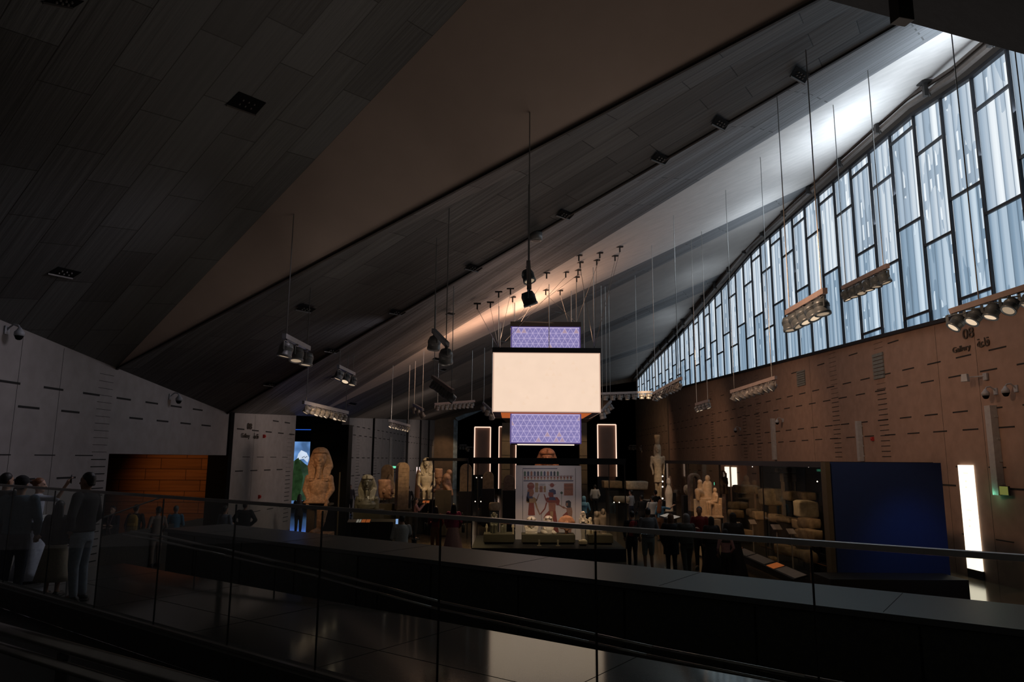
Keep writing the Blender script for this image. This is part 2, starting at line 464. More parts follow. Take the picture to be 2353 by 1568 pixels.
# doorway to the projection room
yb = YD1 + 2.2
mb = MB()
mb.box((-14, yb + 4.1, 3), (9, .2, 7)); mb.box((-18.6, 40, 3), (.2, 16, 7)); mb.box((-14.6, YD0 - .2, 3), (8, .2, 7)); mb.box((-14, 40, 6.3), (9, 18, .2))
struct(mb.build('wall_projection_room', m_black))
# right wall
rrows = [(7.42, 9.2, P * 1.036 * 2, .72, .042), (6.36, 20.4, 1.504, .72, .042), (5.82, 19.35, 1.504, .72, .042), (4.76, 19.3, 1.504, .72, .042), (4.22, 18.9, 1.504, .72, .04), (3.15, 19.4, 1.504, .72, .036), (2.6, 18.7, 3.008, .72, .05), (1.2, 19.4, 1.504, .72, .03)]
Yg = on_right(1538, 1000).y
wall_strip('wall_right', rwall, [(7, Yg)], sill, 0, rrows, [(on_right(x, 1000).y, 3.3, 7.9, .62) for x in (2044, 1932, 1748, 1716, 1640)] , m_wall_r, .4, [on_right(x, 1000).y for x in (2262, 2170, 1870)])
wall_strip('wall_right', rwall, [(Yg + .6, YEND)], sill, 0, rrows[1:5], [], m_far, .4, [on_right(x, 1000).y for x in (1475, 1503)])
# two vent panels set in the right wall
def wall_grille(x0, x1, y0, y1):
    a, b = on_right(x1, y0), on_right(x0, y0); z1 = on_right((x0 + x1) / 2, y0).z; z0 = on_right((x0 + x1) / 2, y1).z
    mb = MB()
    for k in range(7):
        z = z0 + (z1 - z0) * (k + .5) / 7
        mb.beam(rwall(a.y, z, .03), rwall(b.y, z, .03), .05, (z1 - z0) / 7 * .8)
    return mb, (a.y + b.y) / 2
for x0, x1, y0, y1, lab in ((2006, 2030, 812, 872, 'larger grey louvred air grille high in the brown right wall'), (1832, 1850, 852, 888, 'smaller grey louvred grille in the right wall further down the hall')):
    mb, yy = wall_grille(x0, x1, y0, y1)
    tag(mb.build('wall_grille', solid('grille_grey', (.16, .17, .16), .6, var=.1)), lab, 'grille', 'air grilles in the right wall')
# far end wall with gabled opening
fy = YEND + .4
def fx(px): return at_y(px, 1000, fy).x
pf = [at_y(1052, 968, fy), at_y(1140, 930, fy), at_y(1380, 889, fy), at_y(1462, 876, fy)]
mb = MB()
mb.prism([(-12, fy, 0), (pf[0].x - .45, fy, 0), (pf[0].x - .45, fy, pf[0].z), (-12, fy, pf[0].z)], (0, .5, 0))
mb.prism([(-12, fy, pf[0].z), pf[0], (pf[0].x, fy, 16), (-12, fy, 16)], (0, .5, 0))
for a, b in zip(pf, pf[1:]): mb.prism([a, b, (b.x, fy, 16), (a.x, fy, 16)], (0, .5, 0))
mb.prism([(pf[3].x, fy, 0), (pf[3].x + 5, fy, 0), (pf[3].x + 5, fy, 16), (pf[3].x, fy, 16)], (0, .5, 0))
struct(mb.build('wall_far', m_far))
mb = MB(); w = .42
mb.prism([(pf[0].x - .45, fy - .05, 0), (pf[0].x, fy - .05, 0), pf[0] + Vector((0, -.05, 0)), pf[0] + Vector((-.45, -.05, .2))], (0, .2, 0))
mb.prism([pf[0], pf[1], pf[1] + Vector((0, 0, .35)), pf[0] + Vector((-.3, 0, .35))], (0, -.15, 0))
struct(mb.build('trim_2', solid('portal_reveal', (.30, .42, .50), .5, var=.35, scale=3)))
mb = MB(); mb.box((4, 112, 8), (60, .3, 24)); mb.box((-16, 96, 8), (.3, 32, 24)); mb.box((24, 96, 8), (.3, 32, 24)); mb.box((4, 96, 18), (40, 32, .3))
struct(mb.build('wall_beyond', m_black))
# brown piers and raking soffit seen in the opening
for x0, x1, lab in ((1153, 1172, 'l'), (1332, 1349, 'r')):
    a, b = at_y(x0, 1040, 62), at_y(x1, 1040, 62)
    mb = MB(); zt2 = at_y(x0, 972, 62).z; mb.box(((a.x + b.x) / 2, 62.4, zt2 / 2), (b.x - a.x, .8, zt2))
    for z in (1.2, 2.4, 3.6, 4.8): mb.box(((a.x + b.x) / 2, 61.99, z), (b.x - a.x, .03, .03), 1)
    struct(mb.build('wall_pier', [m_far, m_slot]))
mb = MB(); pp = [at_y(x, y, 64) for x, y in ((1128, 938), (1180, 985), (1330, 985), (1405, 930), (1395, 915), (1140, 915))]
mb.prism(pp, (0, 1.2, 0)); struct(mb.build('trim_3', solid('soffit_brown', (.10, .055, .03), .8)))

# ------------------------------------------------------------------ folded ceiling
def W3(y): return rwall(y, wtop(y) + .55, -.45)
def fold_right(pl, p2, zc):
    n = ray(*pl).cross(ray(*p2)); A = rwall(0, zc); B = rwall(1, zc) - A
    return A + B * ((n.dot(EYE) - n.dot(A)) / n.dot(B))
folds_L = [Ltop[2], Ltop[3], Ltop[4], Ltop[4], Ltop[5], Ltop[6], Ltop[7], Ltop[8], Ltop[9]]
R2 = fold_right((268, 846), (1870, 0), 14.4)
R3 = fold_right((522, 949), (2065, 52), 14.5)
R4 = fold_right((718, 957), (2160, 78), 15.1)
print('R', R2, R3, R4)
folds_R = [R2, R3, R4, W3(29.3), W3(31), W3(43), W3(46), W3(60), W3(63)]
ceil_faces = []
CV, CF = [], []
def cface(pts, mat, u_dir):
    pts = [Vector(p) for p in pts]
    n = (pts[1] - pts[0]).cross(pts[-1] - pts[0]).normalized(); u = (u_dir - n * u_dir.dot(n)).normalized(); v = n.cross(u); o0 = pts[0]
    mb = MB(); c = sum(pts, Vector()) / len(pts)
    mb.add(pts, [list(range(len(pts)))], 0, [[((p - o0).dot(u), (p - o0).dot(v)) for p in pts]])
    nz = n if n.z > 0 else -n
    mb.add([p + nz * .25 for p in pts], [list(range(len(pts)))], 0)
    struct(mb.build('ceiling', mat))
    k = len(CV); CV.extend(pts); CF.append(tuple(range(k, k + len(pts))))
L1 = Ltop[2]
B1 = at_y(1073, 0, 12.5); B1e = L1 + (B1 - L1) * 1.9
A0 = Ltop[0]; n0 = (B1 - L1).cross(Ltop[1] - L1).normalized(); c0 = n0.dot(L1)
def on_f0(px, py): return at_plane(px, py, n0, c0)
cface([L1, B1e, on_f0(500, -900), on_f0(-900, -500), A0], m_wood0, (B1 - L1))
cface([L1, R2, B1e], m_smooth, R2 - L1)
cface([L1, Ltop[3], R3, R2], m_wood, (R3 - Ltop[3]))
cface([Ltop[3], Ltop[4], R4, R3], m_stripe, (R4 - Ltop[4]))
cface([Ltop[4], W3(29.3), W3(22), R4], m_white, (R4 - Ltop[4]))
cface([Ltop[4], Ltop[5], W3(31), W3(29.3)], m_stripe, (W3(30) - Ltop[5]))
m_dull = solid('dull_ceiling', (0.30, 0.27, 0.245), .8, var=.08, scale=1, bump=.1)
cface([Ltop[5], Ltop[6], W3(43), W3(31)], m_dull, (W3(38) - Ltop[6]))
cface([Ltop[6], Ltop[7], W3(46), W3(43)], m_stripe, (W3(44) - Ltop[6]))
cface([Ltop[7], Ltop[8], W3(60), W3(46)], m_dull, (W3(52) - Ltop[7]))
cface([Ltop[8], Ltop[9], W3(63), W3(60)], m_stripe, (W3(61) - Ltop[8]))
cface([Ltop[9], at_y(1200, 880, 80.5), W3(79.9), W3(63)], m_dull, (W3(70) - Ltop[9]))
BVH = BVHTree.FromPolygons([tuple(v) for v in CV], CF)
def hit_ceiling(px, py):
    d = ray(px, py).normalized(); loc, n, i, dist = BVH.ray_cast(EYE, d)
    return loc, n
def ceil_above(p):
    loc, n, i, d = BVH.ray_cast(Vector(p), Vector((0, 0, 1)))
    return loc
# thin lit reveal lines along two folds
for a, b in ((L1, R2), (Ltop[3], R3)):
    mb = MB(); mb.beam(a + Vector((0, 0, -.03)), b + Vector((0, 0, -.03)), .07, .05); struct(mb.build('trim_4', m_steel))
# dark bulkhead overhead at the top right
q1, q2 = at_y(1700, -56, 9.5), at_y(2480, 160, 7.6)
mb = MB(); mb.prism([q1, q2, q2 + Vector((4, -6, .3)), q1 + Vector((-2, -8.5, .3))], (0, 0, 1.2))
struct(mb.build('ceiling_bulkhead', solid('bulkhead_grey', (.028, .032, .036), .8, var=.1)))
e = at_y(2071, 22, 8.0); mb = MB(); mb.box(e, (.22, .16, .34), rot=Matrix.Rotation(.25, 3, 'Z'))
mb.box(e + Vector((0, 0, .25)), (.05, .05, .25))
tag(mb.build('loudspeaker', m_steel, bevel=.01), 'small dark loudspeaker box fixed under the grey bulkhead at the top right', 'speaker')

# ------------------------------------------------------------------ window band
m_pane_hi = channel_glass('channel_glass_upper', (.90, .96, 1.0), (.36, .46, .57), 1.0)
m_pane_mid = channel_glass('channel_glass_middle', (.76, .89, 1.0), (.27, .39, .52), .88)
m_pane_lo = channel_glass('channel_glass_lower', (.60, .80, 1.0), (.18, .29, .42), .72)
ybay = []
for k in range(-3, 39):
    ybay.append(on_right(1190 + 1e4 / (9.55 + .70 * k), 1000).y)
for k in range(len(ybay) - 1):
    y0, y1 = ybay[k], ybay[k + 1]
    odd = (k % 2 == 1)
    zs = [8.02, 11.12, 14.25] if not odd else [10.13, 13.2]
    zs = [11.02 + 3.25, 7.86 + 3.25, 4.77 + 3.25] if k % 2 == 0 else [9.96 + 3.25, 6.88 + 3.25]
    s0, s1 = sill(y0), sill(y1); t0, t1 = wtop(y0) - .25, wtop(y1) - .25
    fr = MB()
    fr.beam(rwall(y1, s1, .02), rwall(y1, t1, .02), .06, .09, upv=Vector((1, 0, 0)))
    fr.beam(rwall(y0, s0 + .05, .05), rwall(y1, s1 + .05, .05), .14, .12)
    fr.beam(rwall(y0, t0, .03), rwall(y1, t1, .03), .14, .12)
    cuts = [z for z in sorted(zs) if max(s0, s1) + .25 < z < min(t0, t1) - .3]
    for z in cuts: fr.beam(rwall(y0, z, .02), rwall(y1, z, .02), .075, .08)
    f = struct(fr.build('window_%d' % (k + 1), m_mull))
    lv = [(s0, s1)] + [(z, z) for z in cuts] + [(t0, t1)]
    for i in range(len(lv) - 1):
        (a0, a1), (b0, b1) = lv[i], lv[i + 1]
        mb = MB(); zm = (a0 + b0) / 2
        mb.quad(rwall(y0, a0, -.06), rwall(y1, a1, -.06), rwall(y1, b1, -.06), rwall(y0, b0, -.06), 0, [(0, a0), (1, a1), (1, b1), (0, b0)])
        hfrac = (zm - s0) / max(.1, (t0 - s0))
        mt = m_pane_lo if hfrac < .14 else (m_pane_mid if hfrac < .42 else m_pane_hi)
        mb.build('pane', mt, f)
# steel rail following the window head with its clamps
mb = MB()
ys = [8, 14, 19.5, 22, 26, 29, 34, 38, 41, 45, 51, 58, 64, 69.8, 75, 79.5]
for a, b in zip(ys, ys[1:]):
    mb.beam(rwall(a, wtop(a) - .05, .3), rwall(b, wtop(b) - .05, .3), .16, .12)
    mb.beam(rwall(a, wtop(a) + .22, .28), rwall(b, wtop(b) + .22, .28), .08, .10)
tr = struct(mb.build('trim_5', solid('head_rail_steel', (.13, .105, .09), .5, metal=.2, var=.1, bump=0)))
cl = MB(); cl.box((0, 0, .12), (.34, .3, .08)); cl.box((.0, 0, -.12), (.12, .12, .42)); cl.limb((-.05, 0, .16), (.12, 0, -.3), .06, .05)
clm = cl.mesh('clamp', m_steel)
for k in range(1, len(ybay) - 1, 2):
    o = place('clamp', clm, tr); y = ybay[k]; o.location = rwall(y, wtop(y) + .12, .46)

# ------------------------------------------------------------------ floors
ZL, ZC = 1.15, 1.60
mb = MB(); mb.box((0, 46, -.1), (44, 134, .2))
struct(mb.build('floor', m_floor))
def vpl(x, s): return 1042 + s * (x + 1100)        # lines parallel to the parapet in the photograph
def rail_pt(px): return at_z(px, 1115 + .0713 * px, 2.90)
GA, GB = rail_pt(-700), rail_pt(2600)
def foot_pt(px): return at_z(px, vpl(px, .1830), ZL)
FA, FB = foot_pt(388), foot_pt(3600)
u_dir = (FA - FB); u_dir.z = 0; u_dir.normalize(); n_dir = Vector((-u_dir.y, u_dir.x, 0))
if n_dir.y < 0: n_dir = -n_dir
FA2 = FB + u_dir * (FA - FB).length
corner = at_z(285, 1295, ZL); cl2 = at_z(222, 1302, ZL)
mb = MB()
gA = Vector((GA.x, GA.y, ZL)); gB = Vector((GB.x, GB.y, ZL))
mb.prism([gA + Vector((-3, 0, 0)), gB, FB, FA, corner, cl2, Vector((lwall(cl2.y, 0).x, cl2.y, ZL)), Vector((lwall(GA.y, 0).x - .2, GA.y, ZL))], (0, 0, -ZL))
struct(mb.build('floor_landing', m_landing))
# joints of the landing slabs, let in flush
mb = MB()
for s in (-9.5, -7.1, -4.7, -2.3, .1):
    a = Vector((0, 0, ZL + .001)) + FA + u_dir * s; a.z = ZL + .0015; mb.beam(a, a - n_dir * 4.1, .004, .002)
for d in (1.5,): a = FA + u_dir * 0 - n_dir * d; a.z = ZL + .0015; b = a - u_dir * 14; mb.beam(a, b, .004, .002)
struct(mb.build('floor_joint', m_slot))
mb = MB(); cA = Vector((GA.x, GA.y, 0)) - n_dir * .10; cB = Vector((GB.x, GB.y, 0)) - n_dir * .10
mb.prism([cA + u_dir * 4, cB, cB - n_dir * 8, cA + u_dir * 4 - n_dir * 8], (0, 0, ZC))
struct(mb.build('floor_platform', m_step))
# stone parapet of the gallery floor, beyond the stair well that follows the landing edge
SG = n_dir.dot(FA - Vector((0, 0, 0)))                         # distance of the landing edge along n_dir
QP = 10.6
dz = at_plane(1011, 1288, n_dir, QP); HT = dz.z
TH = n_dir.dot(at_z(1103, 1265, HT)) - QP
PA, PB = at_plane(388, 1200, n_dir, QP), at_plane(3600, 1500, n_dir, QP)
PA.z = 0; PB.z = 0
mb = MB()
mb.prism([PA, PB, PB + n_dir * TH, PA + n_dir * TH], (0, 0, HT - .1))
for s in range(0, 16):
    p = PA - u_dir * (1.3 + s * 2.05); q = p.copy(); q.z = HT - .12; mb.beam(p, q, .03, .02, 1, upv=n_dir)
pw = struct(mb.build('wall_parapet', [m_parapet, m_slot]))
mb = MB(); o_ = .08
a, b, c, d = PA - n_dir * o_ + u_dir * .05, PB - n_dir * o_, PB + n_dir * (TH + .05), PA + n_dir * (TH + .05) + u_dir * .05
for p in (a, b, c, d): p.z = HT - .08
mb.prism([a, b, c, d], (0, 0, .08))
for s in range(0, 12):
    p = PA - u_dir * (1.8 + s * 3.1); p.z = HT + .002; mb.beam(p, p + n_dir * TH, .006, .003, 1)
mb.build('coping', [m_coping, m_slot], pw)
print('parapet', HT, TH)
# ------------------------------------------------------------------ glass balustrade in front
JX = [-135, -50, 33, 128, 242, 377, 544, 742, 1013, 1368, 1863, 2617]
base = rail_pt(33)
gb = wempty('glass_balustrade', (base.x, base.y, ZC))
tag(gb, 'frameless glass balustrade with dark metal handrail running across the whole foreground', 'balustrade')
ZG = 3.25 - 1.45
def jp(px, z): p = rail_pt(px); p.z = z; return p
mb = MB(); mb.beam(jp(-400, 2.9), jp(2700, 2.9), .042, .024); mb.build('handrail', m_rail, gb)
mb = MB(); mb.beam(jp(-400, (ZG + ZC) / 2), jp(2700, (ZG + ZC) / 2), .2, ZG - ZC); mb.build('base_curb', m_step, gb)
mb = MB(); mb.beam(jp(-400, ZG + .01) - n_dir * .02, jp(2700, ZG + .01) - n_dir * .02, .035, .02); mb.build('shoe_channel', m_rail, gb)
for a, b in zip(JX, JX[1:]):
    pa, pb = jp(a, 0), jp(b, 0); t = (pb - pa).normalized()
    mb = MB(); mb.beam(jp(a, (ZG + 2.88) / 2) + t * .008, jp(b, (ZG + 2.88) / 2) - t * .008, .019, 2.89 - ZG); mb.build('glass_panel', m_glass, gb)
    mb = MB(); q = jp(b, ZG); q2 = jp(b, 2.88); mb.beam(q, q2, .007, .012, upv=n_dir); mb.build('glass_joint', m_slot, gb)

def handrail(name, pts, r, drop, off, posts, zf, label, mat):
    pts = [Vector(p) for p in pts]
    e = wempty(name, (pts[0].x, pts[0].y, zf)); tag(e, label, 'handrail')
    mb = MB(); mb.tube(pts, r, 10); mb.build('rail', mat, e, smooth=True)
    mb = MB(); mb.tube([p + Vector((off[0], off[1], -drop)) for p in pts], r * .85, 10); mb.build('lower_rail', mat, e, smooth=True)
    for s in posts:
        p = pts[-2].lerp(pts[-1], s); mb = MB(); mb.beam((p.x, p.y, zf), (p.x, p.y, p.z - r), .02, .05, upv=Vector((1, 0, 0))); mb.box((p.x, p.y, zf + .01), (.12, .12, .02)); mb.build('post', m_steel, e)
    return e
hp = [at_plane(x, y, n_dir, 8.0) for x, y in ((301, 1222), (378, 1234), (536, 1268), (745, 1314), (1009, 1384), (1368, 1460), (1500, 1489), (1850, 1557), (2300, 1640))]
e = wempty('handrail', (hp[0].x, hp[0].y, 0)); tag(e, 'long pair of steel handrail tubes along the stair well behind the landing', 'handrail')
mb = MB(); mb.tube(hp, .024, 10); mb.build('rail', m_rail, e, smooth=True)
mb = MB(); mb.tube([p - n_dir * .16 + Vector((0, 0, -.055)) for p in hp], .022, 10); mb.build('lower_rail', m_rail, e, smooth=True)
for s in (1, 2, 3, 4, 5, 6, 7):
    for t in (.5,):
        p = hp[s].lerp(hp[s + 1], t); mb = MB(); mb.beam((p.x, p.y, 0), (p.x, p.y, p.z - .02), .012, .03, upv=Vector((1, 0, 0))); mb.box((p.x, p.y, .01), (.12, .12, .02)); mb.build('post', m_steel, e)
n1, n2 = at_z(-250, 1375, 2.45), at_z(520, 1592, 2.45)
handrail('handrail', [n1, n1.lerp(n2, .05), n2], .026, .07, (0, -.02), (.35, .62, .9), ZC, 'pair of dark handrail tubes at the bottom left, nearest the camera', m_rail)
s0_, s1_, s2_ = at_y(118, 1213, 13.2), at_y(168, 1214, 13.2), at_y(372, 1143, 14.0)
e = wempty('handrail', (s0_.x, s0_.y, ZL)); tag(e, 'thin sloping stair handrail behind the visitors at the far left', 'handrail')
mb = MB(); mb.tube([s0_, s1_, s2_], .014, 8); mb.build('rail', m_rail, e)
mb = MB(); mb.beam((s0_.x, s0_.y, ZL), s0_, .03, .03, upv=Vector((1, 0, 0))); mb.beam((s1_.x, s1_.y, ZL), s1_, .03, .03, upv=Vector((1, 0, 0))); mb.build('post', m_steel, e)

# ------------------------------------------------------------------ hanging lantern
LY = 28.0
a, b = at_y(1132, 880, LY), at_y(1380, 880, LY); lw = b.x - a.x; lcx = (a.x + b.x) / 2; lcy = LY + lw / 2
zm0, zm1 = at_y(1256, 948, LY).z, at_y(1256, 811, LY).z; zmc = at_y(1256, 799.5, LY).z
w2 = at_y(1336, 980, LY + .72).x - at_y(1173, 980, LY + .72).x; Y2 = lcy - w2 / 2
zl0 = at_y(1256, 1020, Y2).z; zu1 = at_y(1256, 751, Y2).z; zuc = at_y(1256, 740, Y2).z
lan = wempty('pendant_lantern', (lcx, lcy, zl0)); tag(lan, 'huge square three-tier pendant lantern, cream middle box between two violet patterned boxes', 'pendant lamp')
m_cream = glow('lantern_cream', (1.0, .745, .57), .94, .04, 2.0)
m_cream_tri = glow('lantern_cream_figure', (1.0, .735, .55), .91)
m_cream_edge = glow('lantern_cream_edge', (1.0, .66, .50), .62)
m_vio = glow('lantern_violet', (.34, .29, .62), .72, .12, 3)
m_vio_line = glow('lantern_violet_line', (.62, .52, .80), .85)
m_vio_pink = glow('lantern_violet_pink', (.52, .36, .46), .78)
m_vio_edge = glow('lantern_violet_edge', (.16, .11, .40), .45)
m_orange = glow('lantern_underside', (1.0, .23, .06), .42)
m_cap = solid('lantern_cap', (.006, .006, .007), .5, var=.1, bump=0)
def sides(c, w):
    """four outward faces: origin corner, u axis, outward normal"""
    x, y = c; h = w / 2
    return [(Vector((x - h, y - h, 0)), Vector((1, 0, 0)), Vector((0, -1, 0))), (Vector((x + h, y - h, 0)), Vector((0, 1, 0)), Vector((1, 0, 0))),
            (Vector((x + h, y + h, 0)), Vector((-1, 0, 0)), Vector((0, 1, 0))), (Vector((x - h, y + h, 0)), Vector((0, -1, 0)), Vector((-1, 0, 0)))]
def clipx(poly, lim, sgn):
    out = []
    for i in range(len(poly)):
        p, q = poly[i], poly[(i + 1) % len(poly)]
        ip, iq = (p[0] - lim) * sgn <= 0, (q[0] - lim) * sgn <= 0
        if ip: out.append(p)
        if ip != iq:
            t = (lim - p[0]) / (q[0] - p[0]); out.append((lim, p[1] + (q[1] - p[1]) * t))
    return out
def lattice(mb, o, u, n, w, z0, z1, pitch, fills, lwid, off, e=.06):
    """triangle lattice on a face; fills: materials up-plain, up-accent"""
    rows = max(1, round((z1 - z0 - 2 * e) / (pitch * .86))); rh = (z1 - z0 - 2 * e) / rows
    for j in range(rows):
        zb = z0 + e + j * rh
        for i in range(-1, int(w / pitch) + 2):
            x = e + i * pitch + (pitch / 2 if j % 2 else 0)
            for tri, up in (([(x, 0), (x + pitch, 0), (x + pitch / 2, rh)], 1), ([(x + pitch, 0), (x + pitch * 1.5, rh), (x + pitch / 2, rh)], 0)):
                cx = sum(p[0] for p in tri) / 3; cz = sum(p[1] for p in tri) / 3; k = 1 - lwid / pitch * 3.0
                t = [(cx + (p[0] - cx) * k, cz + (p[1] - cz) * k) for p in tri]
                t = clipx(clipx(t, e, -1), w - e, 1)
                if len(t) < 3: continue
                acc = up and random.random() < .14
                mi = fills[1] if acc else fills[0]
                if mi is None: continue
                mb.add([o + u * p[0] + Vector((0, 0, zb + p[1])) + n * off for p in t], [list(range(len(t)))], mi)
def tier(name, w, z0, z1, zc, kind):
    for o, u, n in sides((lcx, lcy), w):
        mb = MB()
        def rect(x0, x1, a, b, mi, off): mb.quad(*[o + u * x + Vector((0, 0, z)) + n * off for x, z in ((x0, a), (x1, a), (x1, b), (x0, b))], mi)
        if kind == 'cream':
            rect(0, w, z0, z1, 2, 0); rect(.045, w - .045, z0 + .04, z1 - .03, 0, .004)
            lattice(mb, o, u, n, w, z0 + .2, z1 - .2, .26, (None, 1), .03, .008)
            mb.build(name, [m_cream, m_cream_tri, m_cream_edge], lan)
        else:
            rect(0, w, z0, z1, 3, 0); rect(.05, w - .05, z0 + .05, z1 - .03, 2, .004)
            lattice(mb, o, u, n, w, z0, z1, .237, (0, 1), .009, .008)
            mb.build(name, [m_vio, m_vio_pink, m_vio_line, m_vio_edge], lan)
    if zc:
        mb = MB(); mb.box((lcx, lcy, (z1 + zc) / 2), (w + .05, w + .05, zc - z1)); mb.build('cap_frame', m_cap, lan)
tier('middle_shade', lw, zm0, zm1, zmc, 'cream')
tier('upper_shade', w2, zmc, zu1, zuc, 'violet')
tier('lower_shade', w2, zl0, zm0, None, 'violet')
mb = MB(); mb.box((lcx, lcy, zm0 + .01), (lw - .02, lw - .02, .02)); mb.box((lcx, lcy, zl0 + .01), (w2 - .02, w2 - .02, .02)); mb.build('bottom_frame', solid('lantern_frame', (.03, .018, .012), .5), lan)
mb = MB(); mb.box((lcx, lcy, zm0 - .005), (lw - .66, lw - .66, .01)); mb.build('underside', m_orange, lan)
mb = MB(); mb.box((lcx, Y2 + .02, zl0 - .045), (w2 * .80, .04, .045)); mb.build('light_strip', glow('lantern_strip', (1, .82, .66), 1.1), lan)
lamp('AREA', 'lantern_uplight', (lcx, lcy - .2, zuc + .1), 125, (1, .60, .40), aim=(lcx + .4, lcy - 1.5, 20), size=2.6)
lamp('AREA', 'lantern_uplight_front', (lcx, LY - .35, zmc + .15), 45, (1, .60, .40), aim=(lcx, LY - 3, 20), size=3.6, size_y=.5)
lamp('AREA', 'lantern_uplight_left', (lcx - lw / 2 - .3, lcy - .5, zmc + .1), 60, (1, .55, .34), aim=(lcx - lw - 3, lcy + 1, 14), size=1.5, size_y=3)
hooks = [(1097, 697), (1127, 694), (1146, 670), (1173, 663), (1178, 682), (1218, 694), (1256, 627), (1287, 667), (1300, 625), (1330, 586), (1333, 602), (1328, 620), (1325, 636), (1371, 597), (1378, 580), (1413, 587), (1424, 566), (1254, 666)]
caps = [(lcx + sx * lw / 2 * .9, lcy + sy * lw / 2 * .9, zmc) for sx in (-1, 1) for sy in (-1, 1)] + [(lcx + sx * w2 / 2 * .9, lcy + sy * w2 / 2 * .9, zuc) for sx in (-1, 1) for sy in (-1, 1)]
hk = MB(); hk.box((0, 0, -.02), (.26, .1, .05)); hk.box((0, 0, -.12), (.05, .06, .22)); hkm = hk.mesh('hook', m_steel)
for i, (x, y) in enumerate(hooks):
    p, n = hit_ceiling(x, y)
    if p is None: continue
    e = wempty('ceiling_anchor', p); tag(e, 'small steel anchor with a thin wire on the lit ceiling band above the lantern', 'ceiling anchor', 'wire anchors above the lantern')
    c = _place0('hook', hkm, e)
    q = min(caps, key=lambda q: (q[0] - p.x) ** 2 + (q[1] - p.y) ** 2 + random.random() * 12)
    mb = MB(); mb.tube([p + Vector((0, 0, -.2)), q], .008, 4); mb.build('wire', m_rail, e)
for q in caps:
    c = ceil_above((q[0], q[1], q[2]))
    if c is not None:
        mb = MB(); mb.tube([q, c], .016, 6); mb.build('suspension_rod', m_rail, lan)
q = (lcx + .1, LY - .02, zmc); c = ceil_above(q); mb = MB(); mb.tube([q, c], .016, 6); mb.build('suspension_rod', m_rail, lan)

# ------------------------------------------------------------------ track lights
m_head = solid('spotlight_housing', (.10, .12, .13), .4, metal=.3, var=.1, bump=0)
m_head_g = solid('spotlight_housing_pale', (.20, .19, .18), .4, metal=.2, var=.1, bump=0)
m_track = solid('track_rail_paint', (.26, .20, .18), .5, var=.1, bump=0)
m_track_g = solid('track_rail_grey', (.27, .26, .27), .5, var=.1, bump=0)
m_lens = glow('spotlight_lens', (1, .76, .52), .8)
m_lens_dim = glow('spotlight_lens_soft', (1, .74, .5), .35)
def head_meshes(r, key):
    h = MB()
    prof = [(r * 1.15, r * .25, r * .25), (r * 1.1, r * .8, r * .8), (r * .6, r, r), (-r * .55, r, r), (-r * .6, r * 1.08, r * 1.08), (-r * .95, r * 1.08, r * 1.08), (-r * .95, r * .85, r * .85), (-r * .8, r * .8, r * .8)]
    h.loft(prof[::-1], 16)
    for k in range(4): h.loft([(r * (.1 + .12 * k), r * 1.06, r * 1.06), (r * (.14 + .12 * k), r * 1.06, r * 1.06)], 16)
    y = MB()
    y.beam((-r * 1.2, 0, 0), (-r * 1.2, 0, r * 1.35), .02, .05, upv=Vector((1, 0, 0))); y.beam((r * 1.2, 0, 0), (r * 1.2, 0, r * 1.35), .02, .05, upv=Vector((1, 0, 0)))
    y.beam((-r * 1.2, 0, r * 1.35), (r * 1.2, 0, r * 1.35), .05, .02); y.beam((0, 0, r * 1.35), (0, 0, r * 1.8), .05, .05, upv=Vector((1, 0, 0)))
    l = MB(); l.loft([(-r * .84, r * .8, r * .8), (-r * .80, r * .8, r * .8)], 16)
    return h, y, l
HM = {}
def rig(x0, y0, x1, y1, Y0, Y1, n, label, r=.13, tilt=(0, 0), lit=0.35, warm=True, cable=(.08, .92), span=(.08, .92), real=None, group=None):
    a, b = at_y(x0, y0, Y0), at_y(x1, y1, Y1); b.z = b.z
    t = (b - a).normalized(); c = (a + b) / 2
    e = wempty('track_light', c); tag(e, label, 'track light', group)
    mt = m_track if warm else m_track_g
    mb = MB(); mb.beam(a, b, .09, .11); mb.build('track', mt, e)
    key = (r, warm)
    if key not in HM:
        h, y, l = head_meshes(r, key); m = m_head if warm else m_head_g
        if r < .12: m = m_head_g
        HM[key] = (h.mesh('spotlight', m, True), y.mesh('yoke', m), l.mesh('lens', m_lens), l.mesh('lens', m_lens_dim))
    hm, ym, lm, ld = HM[key]
    for i in range(n):
        s = span[0] + (span[1] - span[0]) * (i / max(1, n - 1)) if n > 1 else .5
        p = a.lerp(b, s) - Vector((0, 0, .04 + r * 1.75))
        az = math.atan2(t.y, t.x) + random.uniform(-.25, .25)
        tl = tilt[0] + random.uniform(-.2, .2)
        o = _place0('spotlight', hm, e); o.matrix_local = Matrix.Translation(p - c) @ Matrix.Rotation(az, 4, 'Z') @ Matrix.Rotation(tl, 4, 'X') @ Matrix.Rotation(tilt[1] + random.uniform(-.2, .2), 4, 'Y')
        _place0('lens', lm if random.random() < lit else ld, o)
        q = _place0('yoke', ym, e); q.matrix_local = Matrix.Translation(p - c) @ Matrix.Rotation(az, 4, 'Z')
    for s in cable:
        p = a.lerp(b, s); k = ceil_above(p)
        if k is None or k.z - p.z > 12: k = p + Vector((0, 0, 6))
        mb = MB(); mb.tube([p, k], .012, 5); mb.build('cable', m_rail, e)
    return e
rig(653, 772, 710, 801, 15.6, 18.0, 3, 'grey track light with three round spotlights hung beneath the dark ceiling, leftmost of all', .155, (.1, .2), .0, False)
rig(777, 842, 814, 860, 23.5, 25.5, 3, 'small track light with three spotlights hanging right of the leftmost one and lower', .145, (.2, .3), .4, False)
rig(996, 760, 1028, 793, 17.2, 15.6, 2, 'two-spot track light seen nearly end-on, between the leftmost one and the lantern', .15, (.3, .5), .1, False)
